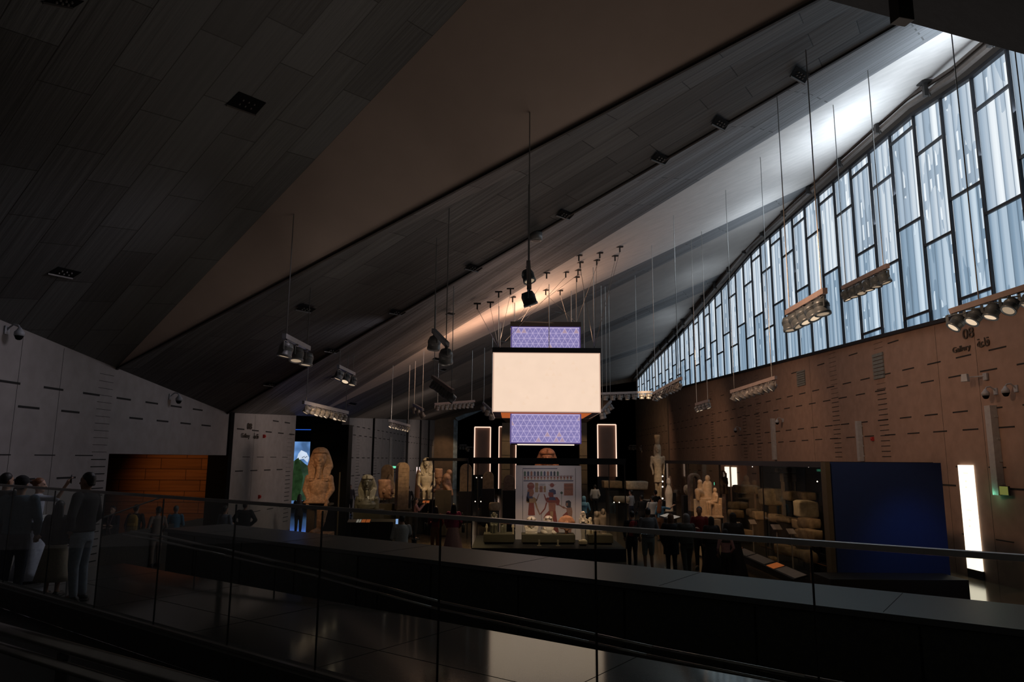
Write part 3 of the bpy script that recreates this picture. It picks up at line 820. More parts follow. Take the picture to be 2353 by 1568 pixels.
rig(697, 925, 799, 949, 22.5, 25.0, 9, 'long pale track with nine spotlights above the standing king statue', .105, (.3, .4), .5, False, cable=(.06, .95))
rig(994, 866, 1042, 900, 23.0, 21.0, 8, 'warm lit slanting track with a dense row of spotlights just left of the lantern', .115, (-.5, .3), .5, True)
rig(950, 930, 972, 942, 33.0, 31.0, 3, 'tiny track light with three spotlights far off, over the seated pale statue', .12, (.4, .4), .3, False)
rig(895, 967, 941, 979, 31.0, 33.5, 8, 'far pale track with two tight rows of spotlights over the stone slabs', .09, (.5, .6), .2, False)
rig(998, 929, 1091, 922, 36.0, 37.0, 9, 'dark level track with nine small spotlights on the far left of the lantern', .11, (.3, .2), .2, True)
rig(1110, 926, 1132, 946, 38.0, 35.0, 3, 'short track light tucked against the left edge of the lantern', .14, (.4, .5), .5, False)
rig(1404, 922, 1383, 944, 36.0, 33.0, 3, 'short track light tucked against the right edge of the lantern', .14, (.4, .3), .5, False)
rig(1382, 905, 1500, 901, 34.0, 34.5, 7, 'level pale track with seven spotlights just right of the lantern', .11, (.1, .1), .1, False, cable=(.1, .7))
rig(1502, 905, 1565, 870, 29.0, 24.5, 9, 'warm track with nine spotlights crossing the far end of the window band', .11, (-.4, .3), .6, True)
rig(1599, 930, 1629, 921, 31.0, 30.0, 4, 'small dim track with four spotlights low against the brown wall', .105, (.3, -.3), .3, True)
rig(1680, 901, 1783, 868, 24.5, 21.5, 9, 'warm track with nine spotlights against the brown wall below the windows', .115, (-.4, .3), .5, True)
rig(1808, 719, 1896, 668, 15.5, 13.2, 5, 'heavy track light with five big black spotlights in front of the windows', .145, (.25, -.3), .6, True, span=(.06, .9))
rig(1937, 662, 2040, 611, 19.5, 16.5, 6, 'slender track light with six spotlights in front of the windows, upper of the two', .13, (.2, -.2), .5, True)
rig(2182, 717, 2420, 640, 14.0, 12.8, 6, 'track light with big spotlights above the gallery sign on the right wall', .13, (-.4, .5), .55, True, cable=(.3, .9), span=(.06, .95))
rig(1214, 604, 1216, 660, 15.8, 13.6, 2, 'two black spotlights on a track seen end-on, high above the lantern', .135, (.3, .0), .3, True, cable=(.05, .95), span=(.1, .95))
# farther ones inside the black opening
for x0, x1, y, Y, n, lab in ((1056, 1072, 1023, 85, 3, 'faint track light inside the dark opening at left'), (1074, 1090, 1028, 82, 2, 'short bright track light in the dark opening beside the left glowing frame'), (1446, 1462, 1024, 82, 3, 'faint track light in the dark opening right of the right glowing frame'), (1472, 1486, 1025, 76, 2, 'small track light beside the tall crowned statue at the far right pier')):
    rig(x0, y, x1, y, Y, Y, n, lab, .17, (.2, .1), .8, False, cable=())

# ------------------------------------------------------------------ ceiling vents, camera domes and wall fittings
m_vent = solid('vent_black', (.004, .004, .004), .9, var=.1, bump=0, spec=.1)
m_vlip = solid('vent_lip', (.11, .10, .09), .6, var=.1, bump=0)
def vent(px, py, w, h, label, holes=True):
    p, n = hit_ceiling(px, py)
    if p is None: print('no ceiling', px, py); return
    if n.z > 0: n = -n
    Yd = p.y; m = Yd / 1662
    u = (ray(px + 5, py + 1.6) - ray(px, py)); u = (u - n * u.dot(n)).normalized(); v = n.cross(u)
    a = at_plane(px - w / 2, py - h * .18, n, n.dot(p)); b = at_plane(px + w / 2, py + h * .18, n, n.dot(p)); c1 = at_plane(px + w * .1, py - h / 2, n, n.dot(p)); c2 = at_plane(px - w * .1, py + h / 2, n, n.dot(p))
    e = wempty('ceiling_vent', p); tag(e, label, 'ceiling vent', 'black openings in the ceiling')
    q1, q2, q3, q4 = [at_plane(px + dx * w / 2, py + dy * h / 2, n, n.dot(p)) for dx, dy in ((-1, .12), (-.35, -1), (1, -.05), (.45, 1))]
    mb = MB(); mb.prism([q + n * .012 for q in (q1, q2, q3, q4)], n * -.01); mb.build('opening', m_vent, e)
    mb = MB(); mb.beam(q1 + n * .02, q4 + n * .02, .03, .03); mb.build('lip', m_vlip, e)
    if holes and w > 30:
        mb = MB()
        for s in (.3, .5, .7):
            for t in (.35, .65):
                c = q1.lerp(q4, s).lerp(q2.lerp(q3, s), t) + n * .02; mb.ball(c, .022, 6)
        mb.build('nozzle', m_vlip, e)
vl = [(565, 237, 92, 54, 'largest black ceiling opening with nozzles, in the dark panelled ceiling'), (148, 626, 78, 26, 'black ceiling opening low in the dark panelled ceiling at the far left'),
      (145, 3, 95, 30, 'black ceiling opening high in the far left corner of the panelled ceiling'), (1838, 171, 46, 42, 'black square ceiling opening near the top right, highest along the lit ridge'), (1655, 282, 42, 34, 'black square ceiling opening second from the top right along the ridge'),
      (1517, 364, 44, 28, 'black square ceiling opening third from the top right along the ridge'), (1298, 493, 42, 22, 'black ceiling opening just right above the end-on spotlights'), (1088, 616, 42, 16, 'black ceiling opening left of the end-on spotlights'),
      (702, 710, 48, 16, 'black ceiling opening straight above the leftmost track light'), (913, 718, 40, 12, 'black ceiling opening left of the two-spot track light'), (763, 806, 38, 10, 'black ceiling opening above the small three-spot track light'), (622, 884, 36, 8, 'black ceiling opening lowest and leftmost on the long dark ceiling slope')]
for v in vl: vent(*v)
for x, y in ((1035, 721), (1358, 675), (1424, 641), (1284, 715), (770, 868), (1004, 825), (1016, 849), (985, 884), (810, 928), (1160, 783)):
    vent(x, y, 22, 7, 'small black slot in the reeded grey ceiling band', False)
p, n = hit_ceiling(1232, 536); e = wempty('ceiling_speaker', p); tag(e, 'round pale ceiling speaker on the dark slope above the lantern', 'speaker')
mb = MB(); mb.loft([(-.22, .13, .13), (-.2, .17, .17), (0, .17, .17)], 18, c=p); mb.build('housing', m_head_g, e, smooth=True)
mb = MB(); mb.loft([(-.225, .11, .11), (-.22, .11, .11)], 18, c=p); mb.build('grille', m_vlip, e)

m_dome = solid('camera_white', (.30, .31, .33), .4, var=.05, bump=0)
def dome_camera(px, py, wall, fn, label, s=1.0):
    w = wall(px, py); sg = 1 if fn is lwall else -1
    
    c = at_plane(px, py, LN, LC + .3) if fn is lwall else at_plane(px, py, RN, RC - .3)
    e = wempty('security_camera', c); tag(e, label, 'security camera', None)
    mb = MB(); mb.loft([(-.02, .10, .10), (.06, .10, .10), (.12, .05, .05), (.16, .03, .03)], 16, c=c); mb.build('housing', m_dome, e, smooth=True)
    mb = MB(); mb.loft([(-.11, .03, .03), (-.09, .06, .06), (-.02, .09, .09)], 16, c=c); mb.build('dome', m_black, e, smooth=True)
    mb = MB(); f0 = fn(c.y, c.z + .1, .02); mb.tube([c + Vector((0, 0, .15)), c + Vector((-sg * .04, 0, .21)), c + Vector((-sg * .14, 0, .23)), c + Vector((-sg * .22, 0, .17)), f0], .018, 8); mb.box(f0, (.03, .14, .18)); mb.build('bracket', m_dome, e)
dome_camera(44, 770, on_left, lwall, 'white dome security camera on a curved bracket at the far left under the ceiling')
dome_camera(411, 920, on_left, lwall, 'white dome security camera on the left wall above the orange recess')
dome_camera(2265, 908, on_right, rwall, 'dome security camera on the right wall below the gallery sign, left of a pair')
dome_camera(2311, 902, on_right, rwall, 'dome security camera on the right wall below the gallery sign, right of a pair')
dome_camera(1690, 990, on_right, rwall, 'dark dome camera half way along the brown right wall')
dome_camera(1786, 971, on_right, rwall, 'dark dome camera on the right wall above the glass case with stone blocks')
w = on_right(2250, 869); c = rwall(w.y, w.z, .4); e = wempty('flood_light', c); tag(e, 'pale boxy flood light on a wall arm above the two dome cameras', 'flood light')
mb = MB(); mb.box(c, (.12, .2, .22), rot=Matrix.Rotation(.4, 3, 'Z'), taper=.8); mb.build('head', m_dome, e, bevel=.01)
mb = MB(); mb.tube([c, c + Vector((.2, -.1, .02)), rwall(w.y - .35, w.z + .02, .04)], .016, 6); mb.box(rwall(w.y - .35, w.z, .05), (.05, .16, .2)); mb.build('arm', m_dome, e)
def conduit(x0, y0, x1, y1, r, label):
    a = on_right(x0, y0); b = on_right(x1, y1); y = (a.y + b.y) / 2
    mb = MB(); mb.beam(rwall(y, b.z, .1), rwall(y, a.z, .1), r * 2, r * 1.6, upv=Vector((1, 0, 0)))
    for k in range(4): z = b.z + (a.z - b.z) * (k + .5) / 4; mb.box(rwall(y, z, .04), (.1, r * 2.4, .05))
    tag(mb.build('wall_duct', solid('duct_grey', (.34, .33, .32), .5, var=.1)), label, 'duct', 'vertical ducts on the right wall')
conduit(2288, 932, 2300, 1138, .12, 'tall pale vertical duct with a green lit sign at its foot')
conduit(1979, 968, 1983, 1060, .10, 'pale vertical duct above the blue display panel')
conduit(1781, 962, 1783, 1057, .11, 'slim pale vertical duct above the glass case of stone blocks')
y = on_left(896, 1010).y; mb = MB(); mb.beam(lwall(y, .8, .1), lwall(y, on_left(896, 1005).z, .1), .3, .15, upv=Vector((1, 0, 0)))
tag(mb.build('wall_duct', MATS['duct_grey']), 'pale vertical duct on the far left wall behind the rounded stone slabs', 'duct')
m_exit = glow('exit_green', (.20, .85, .50), .9); m_exit_y = glow('exit_yellow_green', (.38, .40, .10), .35)
def exit_sign(c, rz, w, h, label, mat, name='exit_sign'):
    e = empty(name, c, rz); tag(e, label, 'exit sign')
    mb = MB(); mb.box((0, 0, 0), (w, .05, h)); mb.build('housing', m_steel, e)
    mb = MB(); mb.box((0, -.03, 0), (w - .03, .012, h - .03)); mb.build('face', mat, e)
w_ = on_right(2315, 1128); exit_sign(rwall(w_.y, w_.z, .12), -PI / 2, .5, .25, 'dim yellow-green lit sign at the foot of the tall wall duct', m_exit_y)
lamp('POINT', 'exit_sign_light', rwall(w_.y + .35, w_.z - .1, .3), 1.6, (.25, 1, .6), size=.08)
exit_sign(lwall(at_y(903, 1074, 46).y, at_y(903, 1074, 46).z, .08) if False else on_left(903, 1074) + Vector((.08, 0, 0)), PI / 2 - .9, .34, .2, 'small bright green exit sign behind the rounded stone slabs at left', m_exit)
exit_sign(at_y(1642, 1112, 33), -.8, .06, .16, 'tiny green light beside the seated statue at right', m_exit)
m_red = solid('alarm_red', (.35, .02, .015), .5, var=.1)
for x, y, wl, fn, lab in ((605, 1003, on_left, lwall, 'small red fire alarm sounder right of the left gallery sign'), (594, 1142, on_left, lwall, 'small red fire call point low on the left wall panel'), (2007, 1009, on_right, rwall, 'small red fire alarm on the brown right wall')):
    q = wl(x, y); mb = MB(); mb.box(fn(q.y, q.z, .04), (.08, .12, .14)); mb.ball(fn(q.y, q.z, .08), .04, 8); tag(mb.build('fire_alarm', [m_red]), lab, 'fire alarm')

# wall lettering
m_letter = solid('letter_bronze', (.05, .035, .022), .6, var=.1, bump=0)
def text_mesh(s):
    cu = bpy.data.curves.new('text', 'FONT'); cu.body = s; cu.size = 1; cu.extrude = .012; cu.offset = .002
    t = bpy.data.objects.new('text', cu); COL.objects.link(t)
    dg = bpy.context.evaluated_depsgraph_get(); me = bpy.data.meshes.new_from_object(t.evaluated_get(dg))
    bpy.data.objects.remove(t)
    xs = [v.co.x for v in me.vertices]; ys = [v.co.y for v in me.vertices]
    if not xs: return None
    x0, x1, y0, y1 = min(xs), max(xs), min(ys), max(ys)
    for v in me.vertices: v.co.x = (v.co.x - x0) / (x1 - x0) - .5; v.co.y = (v.co.y - y0) / (y1 - y0) - .5
    me.materials.clear(); me.materials.append(m_letter)
    return me
def lettering(parent, s, wl, fn, x0, x1, yc, h, xc_off=0):
    me = text_mesh(s)
    if me is None: return
    a, b = wl(x0, yc), wl(x1, yc); c = wl((x0 + x1) / 2, yc); wdt = abs(a.y - b.y)
    o = place('lettering', me, parent)
    if fn is rwall: m = Matrix(((0, 0, -1), (-1, 0, 0), (0, 1, 0)))
    else: m = Matrix(((0, 0, 1), (1, 0, 0), (0, 1, 0)))
    p = fn(c.y, c.z, .03)
    o.matrix_local = Matrix.Translation(p - Vector(parent.location)) @ m.to_4x4() @ Matrix.Diagonal((wdt, h, 1, 1))
AR = '\uFE94\uFECB\uFE8E\uFED7'
q = on_right(2230, 790); e = empty('gallery_sign', rwall(q.y, q.z)); tag(e, 'raised dark letters 08 Gallery on the right wall under the windows', 'sign')
lettering(e, '08', on_right, rwall, 2214, 2239, 766, .30); lettering(e, 'Gallery', on_right, rwall, 2191, 2232, 803, .22); lettering(e, AR, on_right, rwall, 2247, 2275, 787, .26)
q = on_left(575, 990); e = empty('gallery_sign', lwall(q.y, q.z)); tag(e, 'raised dark letters 08 Gallery on the left wall panel beside the orange recess', 'sign')
lettering(e, '08', on_left, lwall, 567, 578, 980, .24); lettering(e, 'Gallery', on_left, lwall, 553, 573, 1003, .22); lettering(e, AR, on_left, lwall, 581, 593, 1003, .20)
# ------------------------------------------------------------------ museum pieces
m_granite = solid('brown_granite', (.42, .27, .16), .6, var=.3, scale=14, bump=.25)
m_basalt = solid('polished_greenstone', (.13, .12, .085), .28, var=.3, scale=9, bump=.1)
m_pink = solid('pink_granite', (.46, .27, .16), .55, var=.2, scale=12, bump=.2)
m_lime = solid('cream_limestone', (.52, .42, .28), .7, var=.2, scale=9, bump=.2)
m_sand = solid('sandstone_brown', (.27, .19, .11), .8, var=.3, scale=6, bump=.35)
m_dstone = solid('grey_brown_stone', (.17, .125, .085), .7, var=.3, scale=8, bump=.3)
m_white_st = solid('white_limestone', (.62, .52, .42), .6, var=.12, scale=9, bump=.15)
m_red_st = solid('red_quartzite', (.46, .20, .10), .6, var=.2, scale=9, bump=.2)
m_olive = solid('plinth_olive', (.075, .062, .036), .7, var=.1, bump=0)
m_plinth = solid('plinth_black', (.008, .008, .009), .55, var=.1, bump=0)

def pxm(Y): return Y / (F * math.cos(PITCH)) / 1.0
def face(mb, u, z0, y0=0, x0=0):
    """head of height u, chin at z0, looking along -Y"""
    c = (x0, y0, z0)
    mb.loft([(k * u, a * u, b * u, 0, d * u) for k, a, b, d in ((-.02, .12, .14, -.06), (.08, .22, .26, -.04), (.25, .31, .35, 0), (.5, .35, .40, 0), (.75, .33, .38, .01), (.92, .22, .27, .02), (1.0, .08, .1, .02))], 20, 0, c)
    mb.limb((x0, y0 - .37 * u, z0 + .56 * u), (x0, y0 - .44 * u, z0 + .36 * u), .04 * u, .075 * u)
    for s in (-1, 1):
        mb.ball((x0 + s * .36 * u, y0 + .04 * u, z0 + .48 * u), (.05 * u, .09 * u, .14 * u), 8)
        mb.limb((x0 + s * .07 * u, y0 - .385 * u, z0 + .62 * u), (x0 + s * .26 * u, y0 - .29 * u, z0 + .61 * u), .04 * u, .03 * u)
        mb.ball((x0 + s * .15 * u, y0 - .335 * u, z0 + .53 * u), (.075 * u, .05 * u, .035 * u), 8)
        mb.ball((x0 + s * .17 * u, y0 - .26 * u, z0 + .34 * u), (.10 * u, .08 * u, .1 * u), 8)
    mb.limb((x0 - .09 * u, y0 - .355 * u, z0 + .22 * u), (x0 + .09 * u, y0 - .355 * u, z0 + .22 * u), .035 * u, .035 * u)
    mb.ball((x0, y0 - .29 * u, z0 + .06 * u), (.12 * u, .1 * u, .09 * u), 8)
def nemes(mb, u, z0, y0=0, x0=0, lap=.8, ureus=True):
    c = (x0, y0, z0)
    mb.loft([(k * u, a * u, b * u, 0, d * u, 2.6) for k, a, b, d in ((-.30, .36, .12, .30), (-.15, .66, .14, .28), (0.0, .72, .17, .26), (.25, .66, .22, .25), (.55, .56, .30, .22), (.74, .48, .36, .16), (.84, .45, .42, .07), (.98, .35, .36, .06), (1.08, .16, .18, .05))], 24, 0, c)
    mb.loft([(k * u, a * u, b * u, 0, d * u, 2.2) for k, a, b, d in ((.74, .41, .44, 0), (.84, .42, .45, 0), (.86, .38, .4, .02))], 20, 0, c)
    for s in (-1, 1):
        mb.prism([(x0 + s * .42 * u, y0 - .05 * u, z0 + .14 * u), (x0 + s * .68 * u, y0 + .06 * u, z0 + .05 * u), (x0 + s * .52 * u, y0 - .27 * u, z0 - lap * u), (x0 + s * .17 * u, y0 - .33 * u, z0 - lap * u), (x0 + s * .22 * u, y0 - .22 * u, z0 - .1 * u)], (0, .2 * u, 0))
        for k in range(6): mb.beam((x0 + s * (.20 + .01 * k) * u, y0 - .345 * u, z0 - (.15 + .12 * k) * u), (x0 + s * .54 * u, y0 - .27 * u, z0 - (.13 + .12 * k) * u), .03 * u, .035 * u)
    if ureus:
        mb.limb((x0, y0 - .42 * u, z0 + .80 * u), (x0, y0 - .50 * u, z0 + 1.02 * u), .05 * u, .06 * u)
def beard(mb, u, z0, y0=0, x0=0):
    mb.loft([(-.62 * u, .075 * u, .07 * u, 0, 0, 3), (-.1 * u, .11 * u, .09 * u, 0, 0, 3), (.02 * u, .10 * u, .08 * u, 0, 0, 3)], 12, 0, (x0, y0 - .34 * u, z0))
def torso(mb, u, z0, y0=0, wide=1.0, arms='down', low=2.6):
    """z0 is the chin; body hangs below it"""
    c = (0, y0, z0); w = wide
    mb.loft([(k * u, a * u * w, b * u, 0, d * u, 2.4) for k, a, b, d in [(-low, .50, .34, 0)] + [r for r in ((-2.2, .46, .32, 0), (-1.8, .46, .34, 0), (-1.3, .58, .38, -.02), (-.9, .66, .38, 0), (-.62, .60, .30, .02), (-.42, .30, .22, .04), (-.2, .24, .22, .05), (.1, .24, .24, .05)) if r[0] > -low + .05]], 24, 0, c)
    for s in (-1, 1):
        sh = Vector((s * .70 * u * w, y0 + .02 * u, z0 - .66 * u)); mb.ball(sh, (.22 * u, .24 * u, .24 * u), 12)
        if arms == 'down':
            el = Vector((s * .84 * u * w, y0 + .08 * u, z0 - 1.6 * u)); wr = Vector((s * .66 * u * w, y0 - .18 * u, z0 - 2.35 * u)); mb.limb(sh, el, .20 * u, .16 * u); mb.limb(el, wr, .16 * u, .11 * u)
            mb.box(wr + Vector((0, -.04 * u, -.14 * u)), (.2 * u, .12 * u, .34 * u))
            for k in range(4): mb.limb(wr + Vector(((k - 1.5) * .05 * u, -.1 * u, -.22 * u)), wr + Vector(((k - 1.5) * .055 * u, -.12 * u, -.45 * u)), .03 * u, .024 * u, 6)
        elif arms == 'kilt':
            el = Vector((s * .88 * u * w, y0 + .02 * u, z0 - 1.25 * u)); wr = Vector((s * .60 * u * w, y0 - .25 * u, z0 - 1.72 * u)); mb.limb(sh, el, .20 * u, .17 * u); mb.limb(el, wr, .17 * u, .12 * u); mb.box(wr + Vector((0, -.10 * u, -.14 * u)), (.22 * u, .12 * u, .32 * u))
            for k in range(4): mb.limb(wr + Vector(((k - 1.5) * .055 * u, -.14 * u, -.22 * u)), wr + Vector(((k - 1.5) * .06 * u, -.18 * u, -.40 * u)), .032 * u, .024 * u, 6)
        elif arms == 'lap':
            el = Vector((s * .80 * u * w, y0 + .02 * u, z0 - 1.7 * u)); wr = Vector((s * .36 * u, y0 - 1.0 * u, z0 - 2.2 * u)); mb.limb(sh, el, .20 * u, .16 * u); mb.limb(el, wr, .15 * u, .11 * u)
            mb.box(wr + Vector((0, -.15 * u, -.02 * u)), (.22 * u, .34 * u, .09 * u))
        elif arms == 'crossed':
            el = Vector((s * .70 * u * w, y0 - .15 * u, z0 - 1.5 * u)); wr = Vector((-s * .18 * u, y0 - .42 * u, z0 - 1.05 * u)); mb.limb(sh, el, .18 * u, .15 * u); mb.limb(el, wr, .14 * u, .10 * u); mb.ball(wr, .12 * u, 8)
        elif arms == 'stump':
            mb.limb(sh, sh + Vector((s * .06 * u, 0, -.7 * u)), .22 * u, .19 * u)
def statue(name, label, parts, loc, rz=0, group=None, cat='statue'):
    e = empty(name, loc, rz); tag(e, label, cat, group)
    for pn, mb, mat, vox in parts: mb.build(pn, mat, e, smooth=bool(vox), voxel=vox)
    return e
def plinth(x0, x1, y0, Y, dep, mat, label, z0=0.0, zt=None, name='display_plinth', y1=None):
    a, b = at_y(x0, y0, Y), at_y(x1, y0, Y); z1 = a.z if zt is None else zt
    e = wempty(name, ((a.x + b.x) / 2, Y + dep / 2, z0)); tag(e, label, 'plinth')
    mb = MB(); mb.box(((a.x + b.x) / 2, Y + dep / 2, (z0 + z1) / 2 + .03), (b.x - a.x, dep, z1 - z0 - .06)); mb.build('body', mat, e, bevel=.01)
    mb = MB(); mb.box(((a.x + b.x) / 2, Y + dep / 2 + .02, z0 + .03), (b.x - a.x - .08, dep - .08, .06)); mb.build('foot', m_plinth, e)
    return z1
def label_rail(pts, w, cols, label, zs=None):
    """row of tilted label cards on a slim dark shelf"""
    a, b = Vector(pts[0]), Vector(pts[1]); t = (b - a).normalized(); sd = Vector((-t.y, t.x, 0)).normalized()
    if sd.dot(EYE - a) < 0: sd = -sd
    e = wempty('label_shelf', ((a.x + b.x) / 2, (a.y + b.y) / 2, 0)); tag(e, label, 'label shelf')
    rl = Vector((0, 0, -.10)); mb = MB(); mb.prism([a, b, b + sd * w + rl, a + sd * w + rl], (0, 0, -.04)); mb.build('shelf', m_plinth, e)
    L = (b - a).length; x = 0
    for wd, mat in cols:
        if mat is not None:
            p, q = a + t * (x * L + .01), a + t * ((x + wd) * L - .01); mb = MB(); up = Vector((0, 0, .006))
            mb.prism([p + sd * .03 + rl * .1 + up, q + sd * .03 + rl * .1 + up, q + sd * (w - .03) + rl * .9 + up, p + sd * (w - .03) + rl * .9 + up], (0, 0, .006)); mb.build('card', mat, e)
        x += wd
    for s in (.1, .9): p = a.lerp(b, s) + sd * w / 2; mb = MB(); mb.beam((p.x, p.y, 0), (p.x, p.y, p.z - .08), .06, .06, upv=Vector((1, 0, 0))); mb.build('leg', m_plinth, e)
m_card = glow('label_card_lit', (.85, .72, .60), .26); m_card_o = glow('label_card_orange', (.9, .22, .06), .30); m_card_b = solid('label_card_grey', (.30, .26, .24), .6, var=.05)

# --- S1 standing king on the left
Y = 26.5; u = 40 * pxm(Y); top = at_y(737, 1028, Y); zc = top.z - 1.08 * u; cx = top.x
body, cl, bd, kt = MB(), MB(), MB(), MB()
face(body, u, zc); torso(body, u, zc, low=1.7, wide=.82, arms='kilt'); nemes(cl, u, zc); beard(bd, u, zc)
zb = at_y(737, 1157, Y).z
kt.loft([(zb, .72 * u, .5 * u, -.10 * u, 0, 4), (zb + .22 * u, .58 * u, .44 * u, -.05 * u, 0, 4), (zc - 1.6 * u, .50 * u, .37 * u, 0, 0, 3), (zc - 1.35 * u, .46 * u, .34 * u, 0, 0, 2.5)], 24)
statue('standing_king_statue', 'huge brown granite king in striped headcloth before the tall black slab',
       [('torso', body, m_granite, .028), ('headcloth', cl, m_granite, .028), ('beard', bd, m_granite, None), ('kilt', kt, m_granite, .03)], (cx, Y, 0), .12)
zp = at_y(730, 1224, Y).z
a, b = at_y(703, 1224, Y - .3), at_y(757, 1224, Y - .3)
mb = MB(); mb.box(((a.x + b.x) / 2, Y, zp / 2), (b.x - a.x, .9, zp)); tag(mb.build('granite_block', m_granite, bevel=.02), 'brown granite block under the legs of the standing king', 'base')
lg, sup = MB(), MB()
x1 = at_y(738, 1200, Y).x - cx
lg.limb((x1 + .02, .0, zb - .27), (x1 - .0, -.03, zb - .62), .20, .15); lg.limb((x1, -.03, zb - .6), (x1 - .06, .02, zp + .12), .165, .11); lg.limb((x1 - .08, .05, zp + .07), (x1 - .20, -.36, zp + .05), .11, .08)
for k in range(5): lg.limb((x1 - .13 - .035 * k, -.30 + .01 * k, zp + .04), (x1 - .145 - .04 * k, -.44 + .02 * k, zp + .035), .03, .026, 6)
e = statue('leg_fragment', 'broken granite leg of the standing king between his kilt and the base block', [('leg', lg, m_granite, .022)], (cx, Y, 0), 0)
xs = at_y(712, 1200, Y).x; mb = MB(); mb.box((xs, Y + .2, (zp + zb) / 2), (.30, .3, zb - zp)); mb.box((cx + .0, Y + .15, zb - .04), (.95, .6, .07))
tag(mb.build('statue_mount', m_olive, bevel=.01), 'olive steel support carrying the upper half of the standing king', 'mount')
a, b = at_y(716, 976, 28.5), at_y(803, 976, 28.5)
e = wempty('display_wall', ((a.x + b.x) / 2, 28.8, 0)); tag(e, 'tall free-standing black slab behind the standing king statue', 'partition')
mb = MB(); mb.box(((a.x + b.x) / 2, 28.8, a.z / 2), (b.x - a.x, .7, a.z)); mb.build('panel', m_black, e, bevel=.01)
mb = MB(); mb.box(((a.x + b.x) / 2 + .48, 28.43, a.z / 2 - .9), (.05, .04, a.z - 1.9)); mb.build('edge_strip', m_olive, e)

# --- projection screen in the doorway
a, b = at_y(650, 1015, 44.4), at_y(713, 1015, 44.4); z1 = a.z; z0 = .5
e = wempty('projection_screen', ((a.x + b.x) / 2, 44.45, 0)); tag(e, 'bright blue projected sky, clouds and green mound seen through the doorway at left', 'screen')
def frac(fx_, fz): return Vector((a.x + (b.x - a.x) * fx_, 44.4, z0 + (z1 - z0) * fz))
mb = MB(); mb.box(((a.x + b.x) / 2, 44.5, (z0 + z1) / 2), (b.x - a.x, .12, z1 - z0)); mb.build('sky_picture', glow('projected_sky', (.22, .47, 1.0), 1.0, .75, .9), e)
def flat(parent, name, pts, mat, dy=-.06): mb = MB(); mb.prism([frac(*p) + Vector((0, dy, 0)) for p in pts], (0, -.01, 0)); return mb.build(name, mat, parent)
flat(e, 'hill_picture', [(.4, .05), (1, .05), (1, .60), (.86, .64), (.7, .70), (.55, .72), (.4, .66)], glow('projected_hill', (.07, .14, .08), .5, .6, 2))
flat(e, 'tree_picture', [(.45, .05), (.72, .05), (.82, .42), (.74, .55), (.62, .74), (.5, .7), (.42, .4)], glow('projected_tree', (.03, .07, .025), .5, .5, 3), -.075)
flat(e, 'cloud_picture', [(.55, .70), (.8, .72), (.95, .66), (1, .74), (.9, .82), (.7, .86), (.6, .80)], glow('projected_cloud', (.70, .82, 1.0), .9, .2, 2), -.065)
for k in range(4): x = .74 + .05 * k; z = .735 + .012 * (k % 2); flat(e, 'bird_picture', [(x, z), (x + .02, z + .015), (x + .045, z + .02), (x + .025, z - .002)], m_black, -.08)
lamp('AREA', 'projection_spill', (a.x + 1.6, 43.6, 2.2), 34, (.10, .25, 1.0), aim=(a.x + 3, 36, 0), size=2)
mb = MB(); zz = at_y(700, 988, 44.3).z; mb.beam((a.x, 44.2, zz), (b.x + .1, 44.2, zz), .03, .05); tag(mb.build('light_line', glow('blue_line', (.03, .16, .9), .5)), 'thin blue light line above the projected sky in the doorway', 'light strip')

# --- greenstone bust
Y = 29.0; u = 31 * pxm(Y); top = at_y(845, 1091, Y); zc = top.z - 1.08 * u
body, cl = MB(), MB(); face(body, u, zc); torso(body, u, zc, wide=.92, arms='stump', low=1.0); body.loft([(-1.42 * u, .42 * u, .3 * u), (-1.3 * u, .66 * u, .4 * u), (-1.0 * u, .78 * u, .42 * u), (-.8 * u, .6 * u, .3 * u)], 20, 0, (0, 0, zc)); nemes(cl, u, zc, lap=.75); beard(cl, u * .8, zc)
statue('king_bust', 'dark polished greenstone king bust beside the tall black slab', [('bust', body, m_basalt, .025), ('headcloth', cl, solid('greenstone_light', (.30, .27, .19), .35, var=.2, scale=9, bump=.1), .022)], (top.x, Y, 0), .1)
plinth(812, 873, 1173, 28.6, 1.0, m_olive, 'olive plinth under the dark greenstone bust')
plinth(795, 903, 1199, 25.6, 1.2, m_plinth, 'wide low black plinth with label cards, in front of the greenstone bust')
zt_ = at_y(800, 1199, 25.6).z
label_rail([at_y(801, 1194, 25.5), at_y(853, 1194, 25.5)], .25, [(.38, m_card_b), (.12, m_card), (.1, m_card), (.2, m_card_o), (.2, m_card_o)], 'lit white and orange label cards below the greenstone bust')

# --- pink head in profile, crowned head, slabs
Y = 32.0; m = pxm(Y); u = 37 * m
c = at_y(888, 1147, Y); hd = MB(); face(hd, u * .95, c.z); hd.loft([(k * u, p * u, q * u, 0, d * u, 2.3) for k, p, q, d in ((.05, .25, .16, .26), (.3, .36, .22, .26), (.62, .42, .30, .22), (.80, .41, .37, .14), (1.06, .40, .40, .17), (1.15, .31, .32, .18))], 20, 0, (0, 0, c.z))
statue('granite_portrait', 'pink granite head in profile looking right, behind the greenstone bust', [('head', hd, m_pink, .022)], (c.x, Y, 0), PI / 2 - .25, cat='stone head')
mb = MB()
for dx in (-.12, .12): mb.beam((c.x + dx, Y, c.z - .45), (c.x + dx, Y, c.z + .08), .03, .03, upv=Vector((1, 0, 0)))
tag(mb.build('pin_mount', m_steel), 'two thin steel pins holding the pink granite head', 'mount')
plinth(868, 913, 1158, 31.6, 1.1, m_olive, 'olive plinth with the pinned pink head on it')
Y = 34.0; m = pxm(Y); c = at_y(897, 1144, Y); u = 26 * m; hd = MB(); face(hd, u, c.z); hd.loft([(k * u, p * u, q * u, 0, d * u) for k, p, q, d in ((.62, .42, .42, .04), (.9, .46, .44, .06), (1.3, .40, .38, .1), (1.7, .22, .22, .13), (1.98, .08, .08, .15))], 20, 0, (0, 0, c.z))
